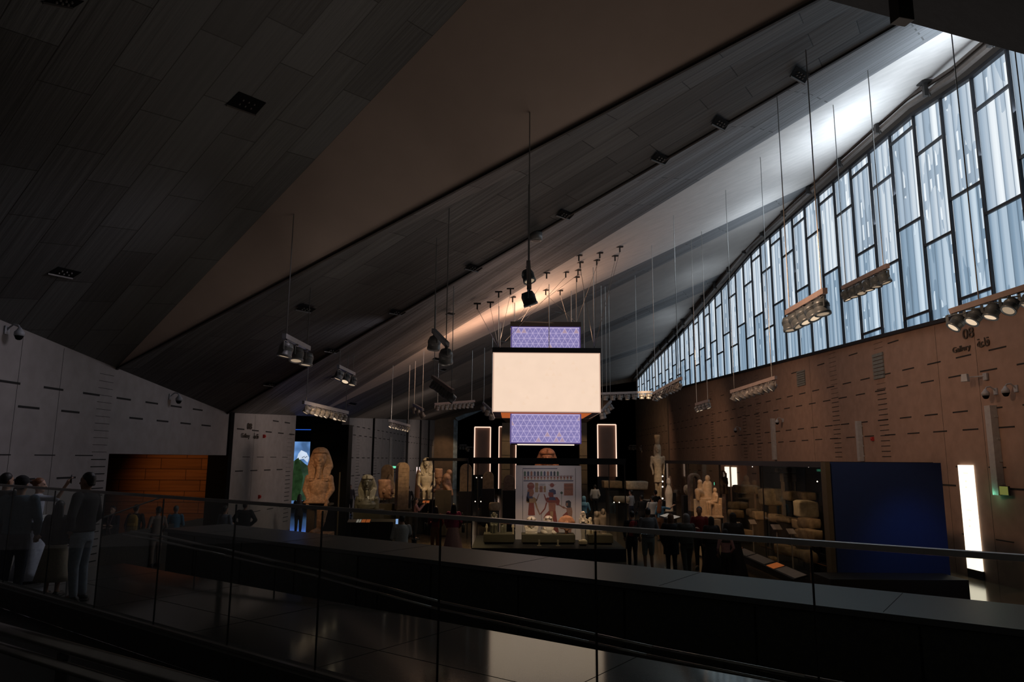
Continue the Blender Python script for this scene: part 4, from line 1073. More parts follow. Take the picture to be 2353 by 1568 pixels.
statue('crowned_portrait', 'brown stone head wearing a tall rounded crown, right behind the pink head', [('head', hd, m_sand, .022)], (c.x, Y, 0), PI / 2 - .3, cat='stone head')
plinth(886, 912, 1145, 33.7, .8, m_plinth, 'black plinth under the tall-crowned head')
def stele(x0, x1, y0, y1, Y, dep, mat, label, round_=.5, rz=0, base=None):
    a, b, t_ = at_y(x0, y1, Y), at_y(x1, y1, Y), at_y((x0 + x1) / 2, y0, Y); w = b.x - a.x; h = t_.z - a.z; mb = MB(); pts = [(-w / 2, 0, 0), (w / 2, 0, 0)]
    for k in range(9): an = PI * k / 8; pts.append((w / 2 * math.cos(an), 0, h - w / 2 * round_ * 2 + w * round_ * math.sin(an)))
    mb.prism([Vector(p) for p in pts], (0, dep, 0))
    e = empty('stone_slab', ((a.x + b.x) / 2, Y, a.z), rz); tag(e, label, 'stone slab')
    mb.build('slab', mat, e, bevel=.02)
    mb = MB()
    for k in range(int(h / .16) - 1): mb.beam((-w * .38, -.006, .12 + k * .16), (w * .38, -.001, .12 + k * .16), .006, .006)
    mb.build('carved_line', m_sand, e)
    return a.z
z = stele(873, 901, 1068, 1150, 36, .3, m_sand, 'broad round-topped brown stone slab rising behind the pink head')
plinth(872, 903, 1150, 35.8, .8, m_plinth, 'black plinth of the broad round-topped slab')
z = stele(912, 939, 1063, 1172, 31, .42, m_sand, 'tall slender round-topped brown slab, lit along its right edge', .5, .45)
plinth(910, 941, 1172, 30.6, 1.0, m_olive, 'low olive plinth of the tall slender slab')

# --- seated pale king, crowned bust and fragments
def seated(label, px, ytop, ybot, Y, mat, rz=0, throne=True, crown=False, name='seated_king_statue', k=4.3):
    top = at_y(px, ytop, Y); zb = at_y(px, ybot, Y).z; u = (top.z - zb) / k; zc = top.z - 1.08 * u
    body, cl, th = MB(), MB(), MB(); face(body, u, zc); torso(body, u, zc, arms='lap', low=2.2); nemes(cl, u, zc, lap=.7); beard(body, u * .7, zc)
    seat = zc - 2.3 * u
    for s in (-1, 1):
        kn = Vector((s * .28 * u, -1.15 * u, seat + .1 * u)); body.limb((s * .26 * u, 0, seat), kn, .27 * u, .22 * u); an_ = Vector((s * .26 * u, -1.05 * u, zb - 0 + .16 * u)); body.limb(kn, an_, .21 * u, .13 * u); body.limb(an_, an_ + Vector((s * .03 * u, -.35 * u, -.06 * u)), .12 * u, .09 * u)
    th.box((0, .15 * u, (seat - .2 * u + zb) / 2), (1.25 * u, 1.5 * u, seat - .2 * u - zb)); th.box((0, .85 * u, (seat + .5 * u + zb) / 2), (1.2 * u, .25 * u, seat + .5 * u - zb)); th.box((0, -.9 * u, zb + .04 * u), (1.25 * u, 1.2 * u, .1 * u))
    return statue(name, label, [('figure', body, mat, .045 * u), ('headcloth', cl, mat, .045 * u), ('throne', th, mat, None)], (top.x, Y, 0), rz), zb
seated('pale limestone seated king with striped headcloth, left of the central case', 981, 1052, 1149, 33, m_lime, .15)
plinth(955, 1008, 1149, 32.0, 2.2, m_plinth, 'broad black plinth of the pale seated king')
label_rail([at_y(966, 1151, 31.7), at_y(988, 1151, 31.7)], .22, [(.25, None), (.4, m_card_o), (.35, m_card_o)], 'small orange lit label below the pale seated king')
Y = 31.5; m = pxm(Y); top = at_y(1008, 1077, Y); u = 20 * m; zc = top.z - 1.75 * u; hd = MB(); face(hd, u, zc); torso(hd, u, zc, wide=.8, arms='none', low=.82); hd.loft([(.72 * u, .42 * u, .42 * u), (.8 * u, .46 * u, .44 * u), (1.72 * u, .46 * u, .44 * u), (1.75 * u, .40 * u, .40 * u)], 20, 0, (0, 0, zc))
statue('crowned_bust', 'warm brown bust with a flat-topped cylindrical crown leaning beside the seated pale king', [('bust', hd, m_pink, .022)], (top.x, Y, 0), .7)
c = at_y(1027, 1128, Y); fr = MB(); fr.ball((0, 0, .55), (.18, .2, .2), 12); fr.limb((-.02, 0, .4), (.05, -.02, 0), .2, .18); fr.limb((.1, -.1, .3), (.22, -.1, -.15), .1, .07); fr.limb((-.12, -.1, .3), (.1, -.25, .0), .09, .07); fr.ball((.1, 0, .78), (.13, .14, .13), 10)
statue('statue_fragment', 'broken stone figure fragment right of the flat-crowned bust', [('figure', fr, m_pink, .025)], (c.x, Y - .2, c.z), .2)
plinth(1000, 1037, 1127, 31.0, 1.1, m_olive, 'tall olive plinth under the flat-crowned bust and its broken neighbour')
mb = MB(); c = at_y(959, 1150, 34.5); mb.loft([(0, .16, .14), (.5, .15, .13), (1.0, .12, .11), (1.3, .10, .1), (1.42, .05, .05)], 14, 0, (0, 0, 0))
statue('slender_statue', 'slender reddish standing figure, left of the pale seated king', [('figure', mb, m_pink, .03)], (c.x, 34.6, c.z), 0)
mb = MB(); mb.box((c.x, 34.6, c.z / 2), (.5, .5, c.z)); tag(mb.build('display_plinth', m_plinth), 'narrow black plinth under the slender reddish figure', 'plinth')
for x in (958, 964.5):
    mb = MB(); q = at_y(x, 1078, 39); mb.box((q.x, 39, q.z - .35), (.06, .04, .9)); mb.beam((q.x, 39, 0), (q.x, 39, q.z - .8), .04, .04, upv=Vector((1, 0, 0))); tag(mb.build('light_bar', glow('pale_bar', (1, .8, .75), .8)), 'upright pinkish light bar behind the slender reddish figure', 'light', 'paired upright light bars')
# arched slabs behind the left end of the central case
for x0, x1, y0, y1, Y, mat, lab in ((1056, 1083, 1066, 1130, 38, m_sand, 'round-topped stone slab behind the left edge of the central case'), (1109, 1134, 1084, 1124, 36, m_sand, 'squat round stone slab behind the central case glass at left'), (1157, 1183, 1092, 1128, 34, m_dstone, 'carved stone panel behind the central case, touching the white mural board')):
    z = stele(x0, x1, y0, y1, Y, .35, mat, lab); plinth(x0 - 2, x1 + 2, y1, Y - .2, .9, m_plinth, 'black plinth of the ' + ' '.join(lab.split()[:4]))

# --- colossal head above the central case
Y = 42.0; m = pxm(Y); top = at_y(1257, 1030, Y); u = 40 * m; zc = top.z - 1.08 * u; hd, cl = MB(), MB(); face(hd, u, zc); nemes(cl, u, zc, lap=.7); hd.limb((0, 0, zc - .9 * u), (0, 0, zc), .4 * u, .3 * u)
statue('colossal_bust', 'reddish colossal king head whose brow shows between the lantern and the central case', [('head', hd, m_red_st, .03), ('headcloth', cl, m_red_st, .03)], (top.x, Y, 0), 0, cat='stone head')
mb = MB(); mb.box((top.x, Y, (zc - 1.32 * u) / 2), (1.6, 1.4, zc - 1.32 * u + .10)); tag(mb.build('display_plinth', m_plinth), 'dark plinth of the reddish colossal head behind the central case', 'plinth')

# --- tall crowned standing statue right of centre
Y = 38.0; m = pxm(Y); top = at_y(1510, 1001, Y); u = 17 * m; zc = at_y(1510, 1040, Y).z; body = MB(); face(body, u * 1.1, zc); torso(body, u * 1.05, zc, low=2.7); body.loft([(-.45 * u, .46 * u, .14 * u, 0, .22 * u), (-.1 * u, .50 * u, .20 * u, 0, .24 * u), (.4 * u, .50 * u, .28 * u, 0, .22 * u), (.85 * u, .44 * u, .38 * u, 0, .12 * u), (1.1 * u, .30 * u, .30 * u, 0, .05 * u), (1.18 * u, .15 * u, .15 * u, 0, .03 * u)], 18, 0, (0, 0, zc))
cr = MB(); cr.loft([(1.0 * u, .28 * u, .30 * u), (1.3 * u, .30 * u, .30 * u), (2.1 * u, .42 * u, .34 * u), (2.25 * u, .42 * u, .34 * u), (2.3 * u, .30 * u, .25 * u)], 18, 0, (0, 0, zc))
kt = MB(); kt.loft([(-3.9 * u, .56 * u, .40 * u), (-3.2 * u, .54 * u, .38 * u), (-2.5 * u, .46 * u, .34 * u)], 18, 0, (0, 0, zc))
lg = MB(); zf = at_y(1510, 1150, Y).z
for s in (-1, 1): lg.limb((s * .26 * u, -.05 * u * s, zc - 3.7 * u), (s * .26 * u, -.12 * u * s, zc - 4.9 * u), .22 * u, .17 * u); lg.limb((s * .26 * u, -.12 * u * s, zc - 4.9 * u), (s * .25 * u, 0, zf + .1), .18 * u, .13 * u); lg.limb((s * .25 * u, 0, zf + .08), (s * .25 * u, -.35, zf + .07), .1, .08)
lg.box((0, .15, (zc - 3.2 * u + zf) / 2), (.5 * u, .2, zc - 3.2 * u - zf))
statue('crowned_statue', 'tall weathered limestone standing figure with a flaring crown, highest statue at right', [('torso', body, m_lime, .025), ('crown', cr, m_sand, .03), ('kilt', kt, m_lime, .03), ('legs', lg, m_lime, .03)], (top.x, Y, 0), -.1)
plinth(1486, 1534, 1151, 37.3, 1.4, m_plinth, 'black plinth of the tall flaring-crowned statue')
# altar blocks
def rough(mb_c, d, amp, seed, vox=.07):
    b = MB(); b.box((0, 0, 0), d); me = remesh(b.mesh('block', m_sand), min(vox, min(d) / 4), 1)
    for v in me.vertices:
        n = mnoise.noise(Vector(v.co) * 1.9 + Vector((seed * 7.1, 0, 0))); n2 = mnoise.noise(Vector(v.co) * 6 + Vector((0, seed * 3.3, 0)))
        v.co += v.co.normalized() * (n * amp + n2 * amp * .45)
    return me
def stone_block(x0, y0, x1, y1, Y, dep, mat, label, seed, rz=0, amp=.05, name='stone_block', plin=True, group=None, z0=0.0):
    a, b = at_y(x0, y1, Y), at_y(x1, y0, Y); w = b.x - a.x; h = b.z - a.z; me = rough(None, (w, dep, h), amp, seed); me.materials.clear(); me.materials.append(mat)
    o = place(name, me, None, ((a.x + b.x) / 2, Y + dep / 2, (a.z + b.z) / 2)); o.rotation_euler = (0, 0, rz); tag(o, label, 'stone block', group)
    if plin and a.z > z0 + .1:
        mb = MB(); mb.box(((a.x + b.x) / 2, Y + dep / 2, (a.z + z0) / 2 - .015), (w * .62, dep * .7, a.z - z0 - .03)); tag(mb.build('display_plinth', m_plinth), 'black stand under the ' + label.replace(' stone block', ''), 'plinth')
    return o
stone_block(1388, 1106, 1430, 1123, 45, 1.2, m_sand, 'long carved sandstone altar behind the central case', 3, amp=.03)
stone_block(1441, 1107, 1489, 1126, 44, 1.2, m_lime, 'pale weathered altar block beside the tall crowned statue', 4, amp=.04)
stone_block(1414, 1142, 1448, 1156, 34, .8, m_lime, 'low beige block beside the right corner post of the central case', 5, amp=.02)
mb = MB(); c = at_y(1538, 1176, 31); mb.loft([(0, .17, .15), (.35, .14, .12), (.75, .17, .14), (.95, .13, .11), (1.1, .06, .08), (1.2, .1, .1), (1.34, .08, .09), (1.4, .03, .03)], 14)
statue('small_white_statue', 'small white stone standing figure beside lit labels, right of the tall crowned statue', [('figure', mb, m_white_st, .02)], (c.x, 31, c.z), 0)
mb = MB(); mb.box((c.x, 31, c.z / 2), (.5, .5, c.z)); tag(mb.build('display_plinth', m_plinth), 'black plinth under the small white figure', 'plinth')
mb = MB(); c2_ = at_y(1541, 1133, 33); mb.loft([(0, .13, .12), (.3, .14, .13), (.6, .10, .1), (.75, .04, .04)], 12)
statue('small_brown_statue', 'small brown figure just above the small white one', [('figure', mb, m_pink, .02)], (c2_.x, 33, c2_.z), 0)
mb = MB(); mb.box((c2_.x, 33, c2_.z / 2), (.4, .4, c2_.z)); tag(mb.build('display_plinth', m_plinth), 'black plinth under the small brown figure', 'plinth')
label_rail([at_y(1535, 1180, 27.5), at_y(1565, 1188, 26.2)], .35, [(.42, m_card), (.12, None), (.46, m_card)], 'two bright label cards below the small white figure')
# false-door like arch, ball-shaped head, squatting group and seated profile statue
a, b = at_y(1587, 1176, 27), at_y(1614, 1176, 27); zt_ = at_y(1600, 1088, 27).z; w = b.x - a.x; mb = MB(); pts = []
for k in range(11): an = PI * k / 10; pts.append(Vector((w / 2 * math.cos(an), 0, zt_ - a.z - w / 2 + w / 2 * math.sin(an))))
inn = [Vector((p.x * .34, 0, (p.z - (zt_ - a.z - w / 2)) * .4 + (zt_ - a.z - w / 2))) for p in pts][::-1]
mb.prism([Vector((w / 2, 0, 0))] + pts + [Vector((-w / 2, 0, 0)), Vector((-w * .17, 0, 0))] + inn + [Vector((w * .17, 0, 0))], (0, .4, 0))
e = empty('stone_arch', ((a.x + b.x) / 2, 27, a.z)); tag(e, 'tall grey-brown paired stone arch with a dark gap down its middle', 'stone arch'); mb.build('arch', m_dstone, e, voxel=.035, smooth=True)
mb = MB(); mb.box(((a.x + b.x) / 2, 27.2, a.z / 2), (w, .5, a.z)); tag(mb.build('display_plinth', m_plinth), 'black plinth of the paired stone arch', 'plinth')
c = at_y(1580, 1138, 29); hd = MB(); face(hd, .40, 0); statue('small_portrait', 'rounded pale stone head to the left of the paired stone arch', [('head', hd, m_lime, .018)], (c.x, 29, c.z), .9, cat='stone head')
mb = MB(); mb.box((c.x, 29, c.z / 2 - .01), (.42, .42, c.z - .02)); tag(mb.build('display_plinth', m_plinth), 'black plinth of the rounded pale head', 'plinth')
c = at_y(1625, 1150, 25.4); g = MB(); g.limb((0, 0, .1), (.02, .05, .5), .2, .17); face(g, .24, .60, 0, .04); g.limb((-.12, -.02, .45), (-.2, -.25, .2), .09, .07); g.limb((-.1, 0, .12), (-.22, -.42, .3), .13, .1); g.limb((-.22, -.42, .3), (-.22, -.40, .03), .1, .07); g.box((0, 0, .03), (.6, .7, .06)); g.limb((-.22, -.1, .3), (-.2, -.12, .5), .1, .09); g.ball((-.2, -.13, .60), .09, 8)
statue('squatting_statue', 'small pale squatting figure holding a child, right of the paired stone arch', [('figure', g, m_lime, .018)], (c.x, 25.4, c.z + .02), -.5)
plinth(1608, 1640, 1150, 25.0, .85, m_lime, 'beige stone plinth of the squatting figure')
c = at_y(1642, 1192, 23.6); g = MB(); g.box((.12, 0, .3), (.4, .42, .6)); g.box((.28, 0, .66), (.1, .42, .5)); g.limb((.08, 0, .62), (.08, 0, 1.05), .17, .15); face(g, .26, 1.14, 0, .08)
for s in (-1, 1): g.limb((.05, s * .1, .64), (-.3, s * .1, .66), .1, .09); g.limb((-.3, s * .1, .66), (-.28, s * .1, .06), .085, .06); g.limb((-.28, s * .1, .05), (-.42, s * .1, .04), .06, .04); g.limb((.08, s * .18, 1.0), (.02, s * .2, .75), .07, .06); g.limb((.02, s * .2, .75), (-.2, s * .12, .74), .06, .045)
g.box((-.05, 0, 0), (.85, .5, .08))
statue('seated_profile_statue', 'cream figure seated on a block throne seen from the side', [('figure', g, m_lime, .02)], (c.x, 23.6, c.z + .05), .25).scale = (.66,) * 3
plinth(1624, 1656, 1194, 23.2, .75, m_lime, 'rounded cream base under the seated profile figure')
# ------------------------------------------------------------------ central glass case
def glass_case(x0, x1, ya, yb_, z0, z1, zt, label, nmid, plinth_mat, post=.035, roof=True, pane_faces='FLRB'):
    e = wempty('display_case', ((x0 + x1) / 2, (ya + yb_) / 2, 0)); tag(e, label, 'display case')
    mb = MB(); mb.box(((x0 + x1) / 2, (ya + yb_) / 2, z0 / 2), (x1 - x0, yb_ - ya, z0)); mb.build('plinth', plinth_mat, e, bevel=.01)
    mb = MB()
    if roof: mb.box(((x0 + x1) / 2, (ya + yb_) / 2, (z1 + zt) / 2), (x1 - x0 + .06, yb_ - ya + .06, zt - z1))
    else:
        for a, b in (((x0, ya), (x1, ya)), ((x1, ya), (x1, yb_)), ((x1, yb_), (x0, yb_)), ((x0, yb_), (x0, ya))): mb.beam((*a, (z1 + zt) / 2), (*b, (z1 + zt) / 2), .12, zt - z1)
    mb.build('top_frame', m_plinth, e)
    for x in (x0, x1):
        for y in (ya, yb_): mb = MB(); mb.beam((x, y, z0), (x, y, z1), post, post, upv=Vector((1, 0, 0))); mb.build('corner_post', m_steel, e)
    g = .012
    for a, b, k in (((x0, ya), (x1, ya), 'F'), ((x1, ya), (x1, yb_), 'R'), ((x1, yb_), (x0, yb_), 'B'), ((x0, yb_), (x0, ya), 'L')):
        if k not in pane_faces: continue
        mb = MB(); mb.beam((*a, (z0 + z1) / 2), (*b, (z0 + z1) / 2), g, z1 - z0); mb.build('glass_pane', m_case, e)
    return e
CY0, CY1 = 24.0, 27.9
cx0, cx1 = at_y(1084, 1200, CY0).x, at_y(1438, 1200, CY0).x
cz0 = at_y(1260, 1261, CY0).z; cz1 = at_y(1260, 1067, CY0).z; czt = at_y(1260, 1053, CY0).z
glass_case(cx0, cx1, CY0, CY1, cz0, cz1, czt, 'large central glass case with black base and roof, holding the white painted mural board', 2, m_plinth, pane_faces='FLR')
ex, ez = at_y(998, 1056, 33.5), at_y(1085, 1056, 33.5)
mb = MB(); mb.beam((ex.x, 30.4, ex.z), (ez.x, 30.4, ex.z), .1, .12)
for x in (ex.x + .3, ez.x): mb.beam((x, 30.4, 0), (x, 30.4, ex.z - .05), .05, .05, upv=Vector((1, 0, 0)))
tag(mb.build('case_frame', m_plinth), 'slim black frame reaching left from the central case, over the seated pale king', 'frame')
# mural board
MY = 26.6
def Z5(zx, zy, Y=MY): return at_y(1050 + zx / 4.9, 1000 + zy / 4.9, Y)
a, b = Z5(662, 342), Z5(1400, 342); zb = cz0
e = wempty('mural_board', ((a.x + b.x) / 2, MY, cz0)); tag(e, 'tall white board printed with a coloured procession of figures inside the central case', 'display board')
mb = MB(); mb.box(((a.x + b.x) / 2, MY + .1, (cz0 + a.z) / 2), (b.x - a.x, .18, a.z - cz0)); mb.build('board', solid('board_white', (.47, .42, .43), .6, var=.04, scale=2, bump=0), e)
INK = {'red': (.20, .045, .035), 'rust': (.25, .10, .065), 'blue': (.045, .05, .10), 'gold': (.28, .17, .09), 'skin': (.24, .125, .09), 'dark': (.03, .03, .04), 'pale': (.46, .40, .36), 'green': (.06, .10, .07)}
inkm = [solid('ink_' + k, v, .6, var=.12, scale=20, bump=0) for k, v in INK.items()]; inki = {k: i for i, k in enumerate(INK)}
pr = MB()
def P5(pts, col, lay=1):
    off = -.002 - .002 * lay; q = [Z5(x, y) + Vector((0, off, 0)) for x, y in pts]; pr.add(q, [list(range(len(q)))], inki[col])
def D5(cx, cy, r, col, lay=1, ry=None): P5([(cx + r * math.cos(2 * PI * k / 18), cy + (ry or r) * math.sin(2 * PI * k / 18)) for k in range(18)], col, lay)
def S5(p, q, w, col, lay=1, w2=None):
    w2 = w2 or w; dx, dy = q[0] - p[0], q[1] - p[1]; L = math.hypot(dx, dy); nx, ny = -dy / L, dx / L
    P5([(p[0] + nx * w / 2, p[1] + ny * w / 2), (q[0] + nx * w2 / 2, q[1] + ny * w2 / 2), (q[0] - nx * w2 / 2, q[1] - ny * w2 / 2), (p[0] - nx * w / 2, p[1] - ny * w / 2)], col, lay)
for x in (742, 1333): S5((x, 375), (x, 1120), 3, 'dark')
S5((742, 378), (1130, 378), 9, 'blue'); S5((750, 517), (1310, 517), 11, 'blue')
for k in range(15):
    x = 765 + k * 37; c = ('green', 'blue', 'rust', 'blue', 'dark')[k % 5] if k < 11 else 'rust'; h = 405 if k < 11 else 455
    P5([(x - 10, 460), (x - 12, h + 15), (x, h), (x + 12, h + 15), (x + 10, 460)], c); P5([(x - 12, 470), (x + 12, 470), (x + 10, 485), (x - 10, 485)], 'red'); P5([(x - 8, 487), (x + 8, 487), (x + 9, 503), (x - 9, 503)], 'gold')
S5((750, 462), (1310, 462), 4, 'dark')
D5(832, 575, 40, 'red'); D5(832, 560, 38, 'rust', 2, 12); P5([(800, 610), (860, 610), (868, 655), (850, 690), (806, 690), (792, 640)], 'rust'); P5([(795, 640), (815, 640), (812, 760), (782, 740), (785, 690)], 'blue', 2)
P5([(790, 700), (870, 700), (905, 735), (880, 765), (790, 765), (780, 735)], 'gold', 2); P5([(800, 690), (850, 690), (858, 715), (795, 715)], 'blue', 3)
P5([(812, 760), (866, 760), (878, 905), (800, 905)], 'red'); S5((895, 740), (925, 660), 14, 'skin', 2, 8); S5((882, 760), (905, 830), 20, 'gold', 2, 13); S5((905, 830), (935, 900), 14, 'skin', 2, 10)
D5(1070, 566, 24, 'red'); S5((1030, 560), (1050, 566), 5, 'gold'); S5((1090, 566), (1112, 560), 5, 'gold'); P5([(1035, 620), (1080, 606), (1112, 625), (1115, 665), (1090, 672), (1040, 650)], 'blue'); P5([(1030, 645), (1085, 650), (1088, 700), (1045, 705), (1030, 680)], 'red', 2)
P5([(1010, 705), (1130, 700), (1158, 740), (1150, 790), (1120, 790), (1110, 760), (1020, 760), (1000, 745)], 'red', 2); P5([(1040, 700), (1100, 700), (1118, 735), (1030, 735)], 'blue', 3)
P5([(1030, 755), (1112, 755), (1108, 860), (1035, 860)], 'rust', 2); P5([(1034, 855), (1110, 855), (1150, 1110), (1085, 1110), (975, 930), (1000, 890)], 'red', 3); P5([(1050, 860), (1085, 860), (1075, 1000), (1050, 980)], 'gold', 4)
S5((1005, 735), (980, 665), 18, 'red', 2, 9); S5((1010, 760), (990, 830), 16, 'red', 2, 12); S5((990, 830), (940, 890), 14, 'red', 2, 10); S5((1150, 785), (1210, 830), 12, 'skin', 2, 9); S5((950, 880), (955, 1110), 4, 'dark')
P5([(880, 540), (915, 540), (915, 645), (880, 645)], 'gold'); P5([(930, 575), (965, 575), (965, 645), (930, 645)], 'rust'); P5([(975, 575), (1002, 575), (1002, 645), (975, 645)], 'gold'); P5([(1205, 545), (1308, 545), (1308, 682), (1205, 682)], 'rust')
for k in range(14):
    x = 884 + (k % 7) * 17; y = 555 + (k // 7) * 40; S5((x, y), (x + 8, y + 14), 3, 'dark', 3); x = 1212 + (k % 7) * 14; S5((x, y + 8), (x + 6, y + 26), 3, 'dark', 3); S5((930 + (k % 7) * 10, 548 + (k // 7) * 14), (936 + (k % 7) * 10, 556 + (k // 7) * 14), 3, 'dark', 3)
S5((1178, 660), (1178, 800), 4, 'green'); D5(1178, 652, 15, 'green'); P5([(1225, 745), (1262, 735), (1285, 755), (1282, 820), (1240, 820), (1222, 790)], 'dark'); P5([(1230, 765), (1250, 765), (1248, 800), (1228, 800)], 'skin', 2)
P5([(1232, 825), (1290, 815), (1300, 860), (1285, 1110), (1215, 1110), (1238, 900)], 'skin'); S5((1240, 835), (1190, 805), 10, 'rust', 2); P5([(1190, 905), (1240, 860), (1262, 930), (1200, 960)], 'red', 2)
pr.build('printed_figures', inkm, e)
# inner plinths
for x0, x1, yb2, yt, Yp, lab in ((1199, 1322, 1257, 1229, 25.1, 'long olive plinth in front of the painted mural, carrying three heads'), (1111, 1182, 1257, 1228, 25.1, 'olive plinth in the left end of the central case'), (1351, 1409, 1257, 1230, 25.1, 'olive plinth in the right end of the central case')):
    plinth(x0, x1, yt, Yp, .8, m_olive, lab, z0=cz0)
for x, lab in ((1239, 'thin pale upright label stand before the long olive plinth, left one'), (1282, 'thin pale upright label stand before the long olive plinth, right one')):
    mb = MB(); a = at_y(x, 1241, 24.7); mb.box((a.x, 24.7, (a.z + cz0) / 2), (.06, .05, a.z - cz0)); mb.box((a.x, 24.7, cz0 + .01), (.14, .12, .02)); tag(mb.build('label_stand', m_lime), lab, 'stand')
Yh = 25.45; m = pxm(Yh)
def head_piece(px, ytop, ybot, label, mat, kind, cmat=None):
    c = at_y(px, ybot, Yh); h = at_y(px, ytop, Yh).z - c.z; b, cl = MB(), MB()
    if kind == 'nemes':
        u = h / 1.75; face(b, u, .62 * u); nemes(cl, u, .62 * u, lap=.55); b.loft([(0, .62 * u, .4 * u), (.35 * u, .6 * u, .4 * u), (.6 * u, .3 * u, .25 * u)], 18)
        return statue('sphinx_bust', label, [('head', b, mat, .014), ('headcloth', cl, cmat or mat, .014)], (c.x, Yh, c.z), 0)
    if kind == 'sphinx':
        u = h / 1.45; face(b, u * .8, .75 * u, .1 * u); nemes(cl, u * .8, .75 * u, .1 * u, lap=.5)
        for s in (-1, 1): b.limb((s * .45 * u, .3, .18 * u), (s * .42 * u, -.5 * u, .13 * u), .2 * u, .17 * u); b.ball((s * .42 * u, -.6 * u, .14 * u), (.2 * u, .16 * u, .14 * u), 10)
        b.loft([(0, .5 * u, .7 * u, 0, .4 * u), (.4 * u, .5 * u, .7 * u, 0, .4 * u), (.8 * u, .3 * u, .5 * u, 0, .4 * u)], 18)
        return statue('sphinx', label, [('body', b, mat, .014), ('headcloth', cl, cmat or mat, .014)], (c.x, Yh, c.z), .15)
    if kind == 'wig':
        u = h / 1.35; face(b, u * .95, .25 * u); cl.loft([(.35 * u, .45 * u, .2 * u, 0, .2 * u), (.5 * u, .62 * u, .36 * u, 0, .12 * u), (.9 * u, .62 * u, .42 * u, 0, .08 * u), (1.2 * u, .42 * u, .38 * u, 0, .04 * u), (1.33 * u, .1 * u, .1 * u)], 20); b.limb((0, .1 * u, .0), (0, .1 * u, .35 * u), .10 * u, .16 * u)
        return statue('wigged_bust', label, [('head', b, mat, .014), ('wig', cl, cmat or mat, .014)], (c.x, Yh, c.z), 0, cat='stone head')
head_piece(1221, 1186, 1228, 'white-maned king head with lion headcloth, left of the three before the mural', m_white_st, 'nemes', m_white_st)
head_piece(1261, 1190, 1228, 'small cream crouching sphinx, middle of the three pieces before the mural', m_white_st, 'sphinx')
head_piece(1302, 1184, 1228, 'red-brown round-wigged stone head, right of the three before the mural', m_red_st, 'wig')
def small_figure(px, ytop, ybot, Y, mat, label, kind, rz=0):
    c = at_y(px, ybot, Y); h = at_y(px, ytop, Y).z - c.z; b = MB()
    if kind == 'stand':
        u = h / 6.2; face(b, u, 5.1 * u); nemes(b, u, 5.1 * u, lap=.6); torso(b, u, 5.1 * u, arms='crossed', low=2.4)
        b.loft([(.1 * u, .42 * u, .34 * u), (1.4 * u, .40 * u, .34 * u), (2.7 * u, .56 * u, .40 * u)], 16); b.box((0, -.1 * u, .12 * u), (1.2 * u, 1.3 * u, .24 * u))
    elif kind == 'seat':
        u = h / 4.6; b.box((0, .3 * u, 1.2 * u), (1.5 * u, 1.1 * u, 2.4 * u)); b.box((0, .75 * u, 2.0 * u), (1.4 * u, .3 * u, 4 * u)); face(b, u * .9, 3.5 * u); nemes(b, u * .9, 3.5 * u, lap=.5); torso(b, u * .9, 3.5 * u, arms='lap', low=1.8)
        for s in (-1, 1): b.limb((s * .3 * u, 0, 1.7 * u), (s * .3 * u, -1.0 * u, 1.75 * u), .27 * u, .22 * u); b.limb((s * .3 * u, -1.0 * u, 1.75 * u), (s * .3 * u, -.95 * u, .15 * u), .2 * u, .16 * u)
    elif kind == 'cluster':
        u = h / 3.4; b.box((0, .25 * u, 1.4 * u), (1.5 * u, .3 * u, 2.8 * u))
        for s, hh in ((-.45, 2.2), (.35, 2.5)): face(b, .7 * u, hh * u, -.05 * u, s * u); b.loft([(0, .36 * u, .3 * u, s * u), (1.2 * u, .33 * u, .28 * u, s * u), (hh * u - .3 * u, .4 * u, .25 * u, s * u), (hh * u, .15 * u, .15 * u, s * u)], 14)
        b.box((0, 0, .08 * u), (2.0 * u, 1.0 * u, .16 * u))
    statue('small_statue', label, [('figure', b, mat, max(.012, u * .07))], (c.x, Y, c.z), rz)
small_figure(1135, 1176, 1228, 25.5, m_basalt, 'dark seated figurine on a throne, at the left end of the central case', 'seat')
small_figure(1157, 1196, 1228, 25.5, m_basalt, 'dark paired figurines next to the seated one in the central case', 'cluster')
small_figure(1118, 1204, 1228, 25.4, m_lime, 'tiny pale standing figurine at the far left of the central case', 'stand')
small_figure(1179, 1201, 1229, 25.3, m_lime, 'small pale figurine with folded arms at the left edge of the mural board', 'stand')
small_figure(1340, 1175, 1243, 24.9, m_white_st, 'white standing figurine with headcloth at the right edge of the mural board', 'stand')
plinth(1331, 1350, 1244, 24.7, .4, m_lime, 'short pale plinth under the white standing figurine', z0=cz0)
small_figure(1357, 1188, 1230, 25.5, m_lime, 'pale seated figurine right of the white standing one', 'seat', .8)
small_figure(1380, 1165, 1230, 25.6, m_dstone, 'large dark carved double figure at the right end of the central case', 'cluster')
stone_block(1123, 1156, 1149, 1175, 27.2, .5, m_dstone, 'grey carved chest with a crossed lid, above the dark seated figurine', 9, amp=.012, plin=False)
a = at_y(1136, 1176, 27.2); mb = MB(); mb.box((a.x, 27.45, (a.z + cz0) / 2), (.36, .4, a.z - cz0)); tag(mb.build('display_plinth', m_plinth), 'black stand under the grey carved chest in the central case', 'plinth')

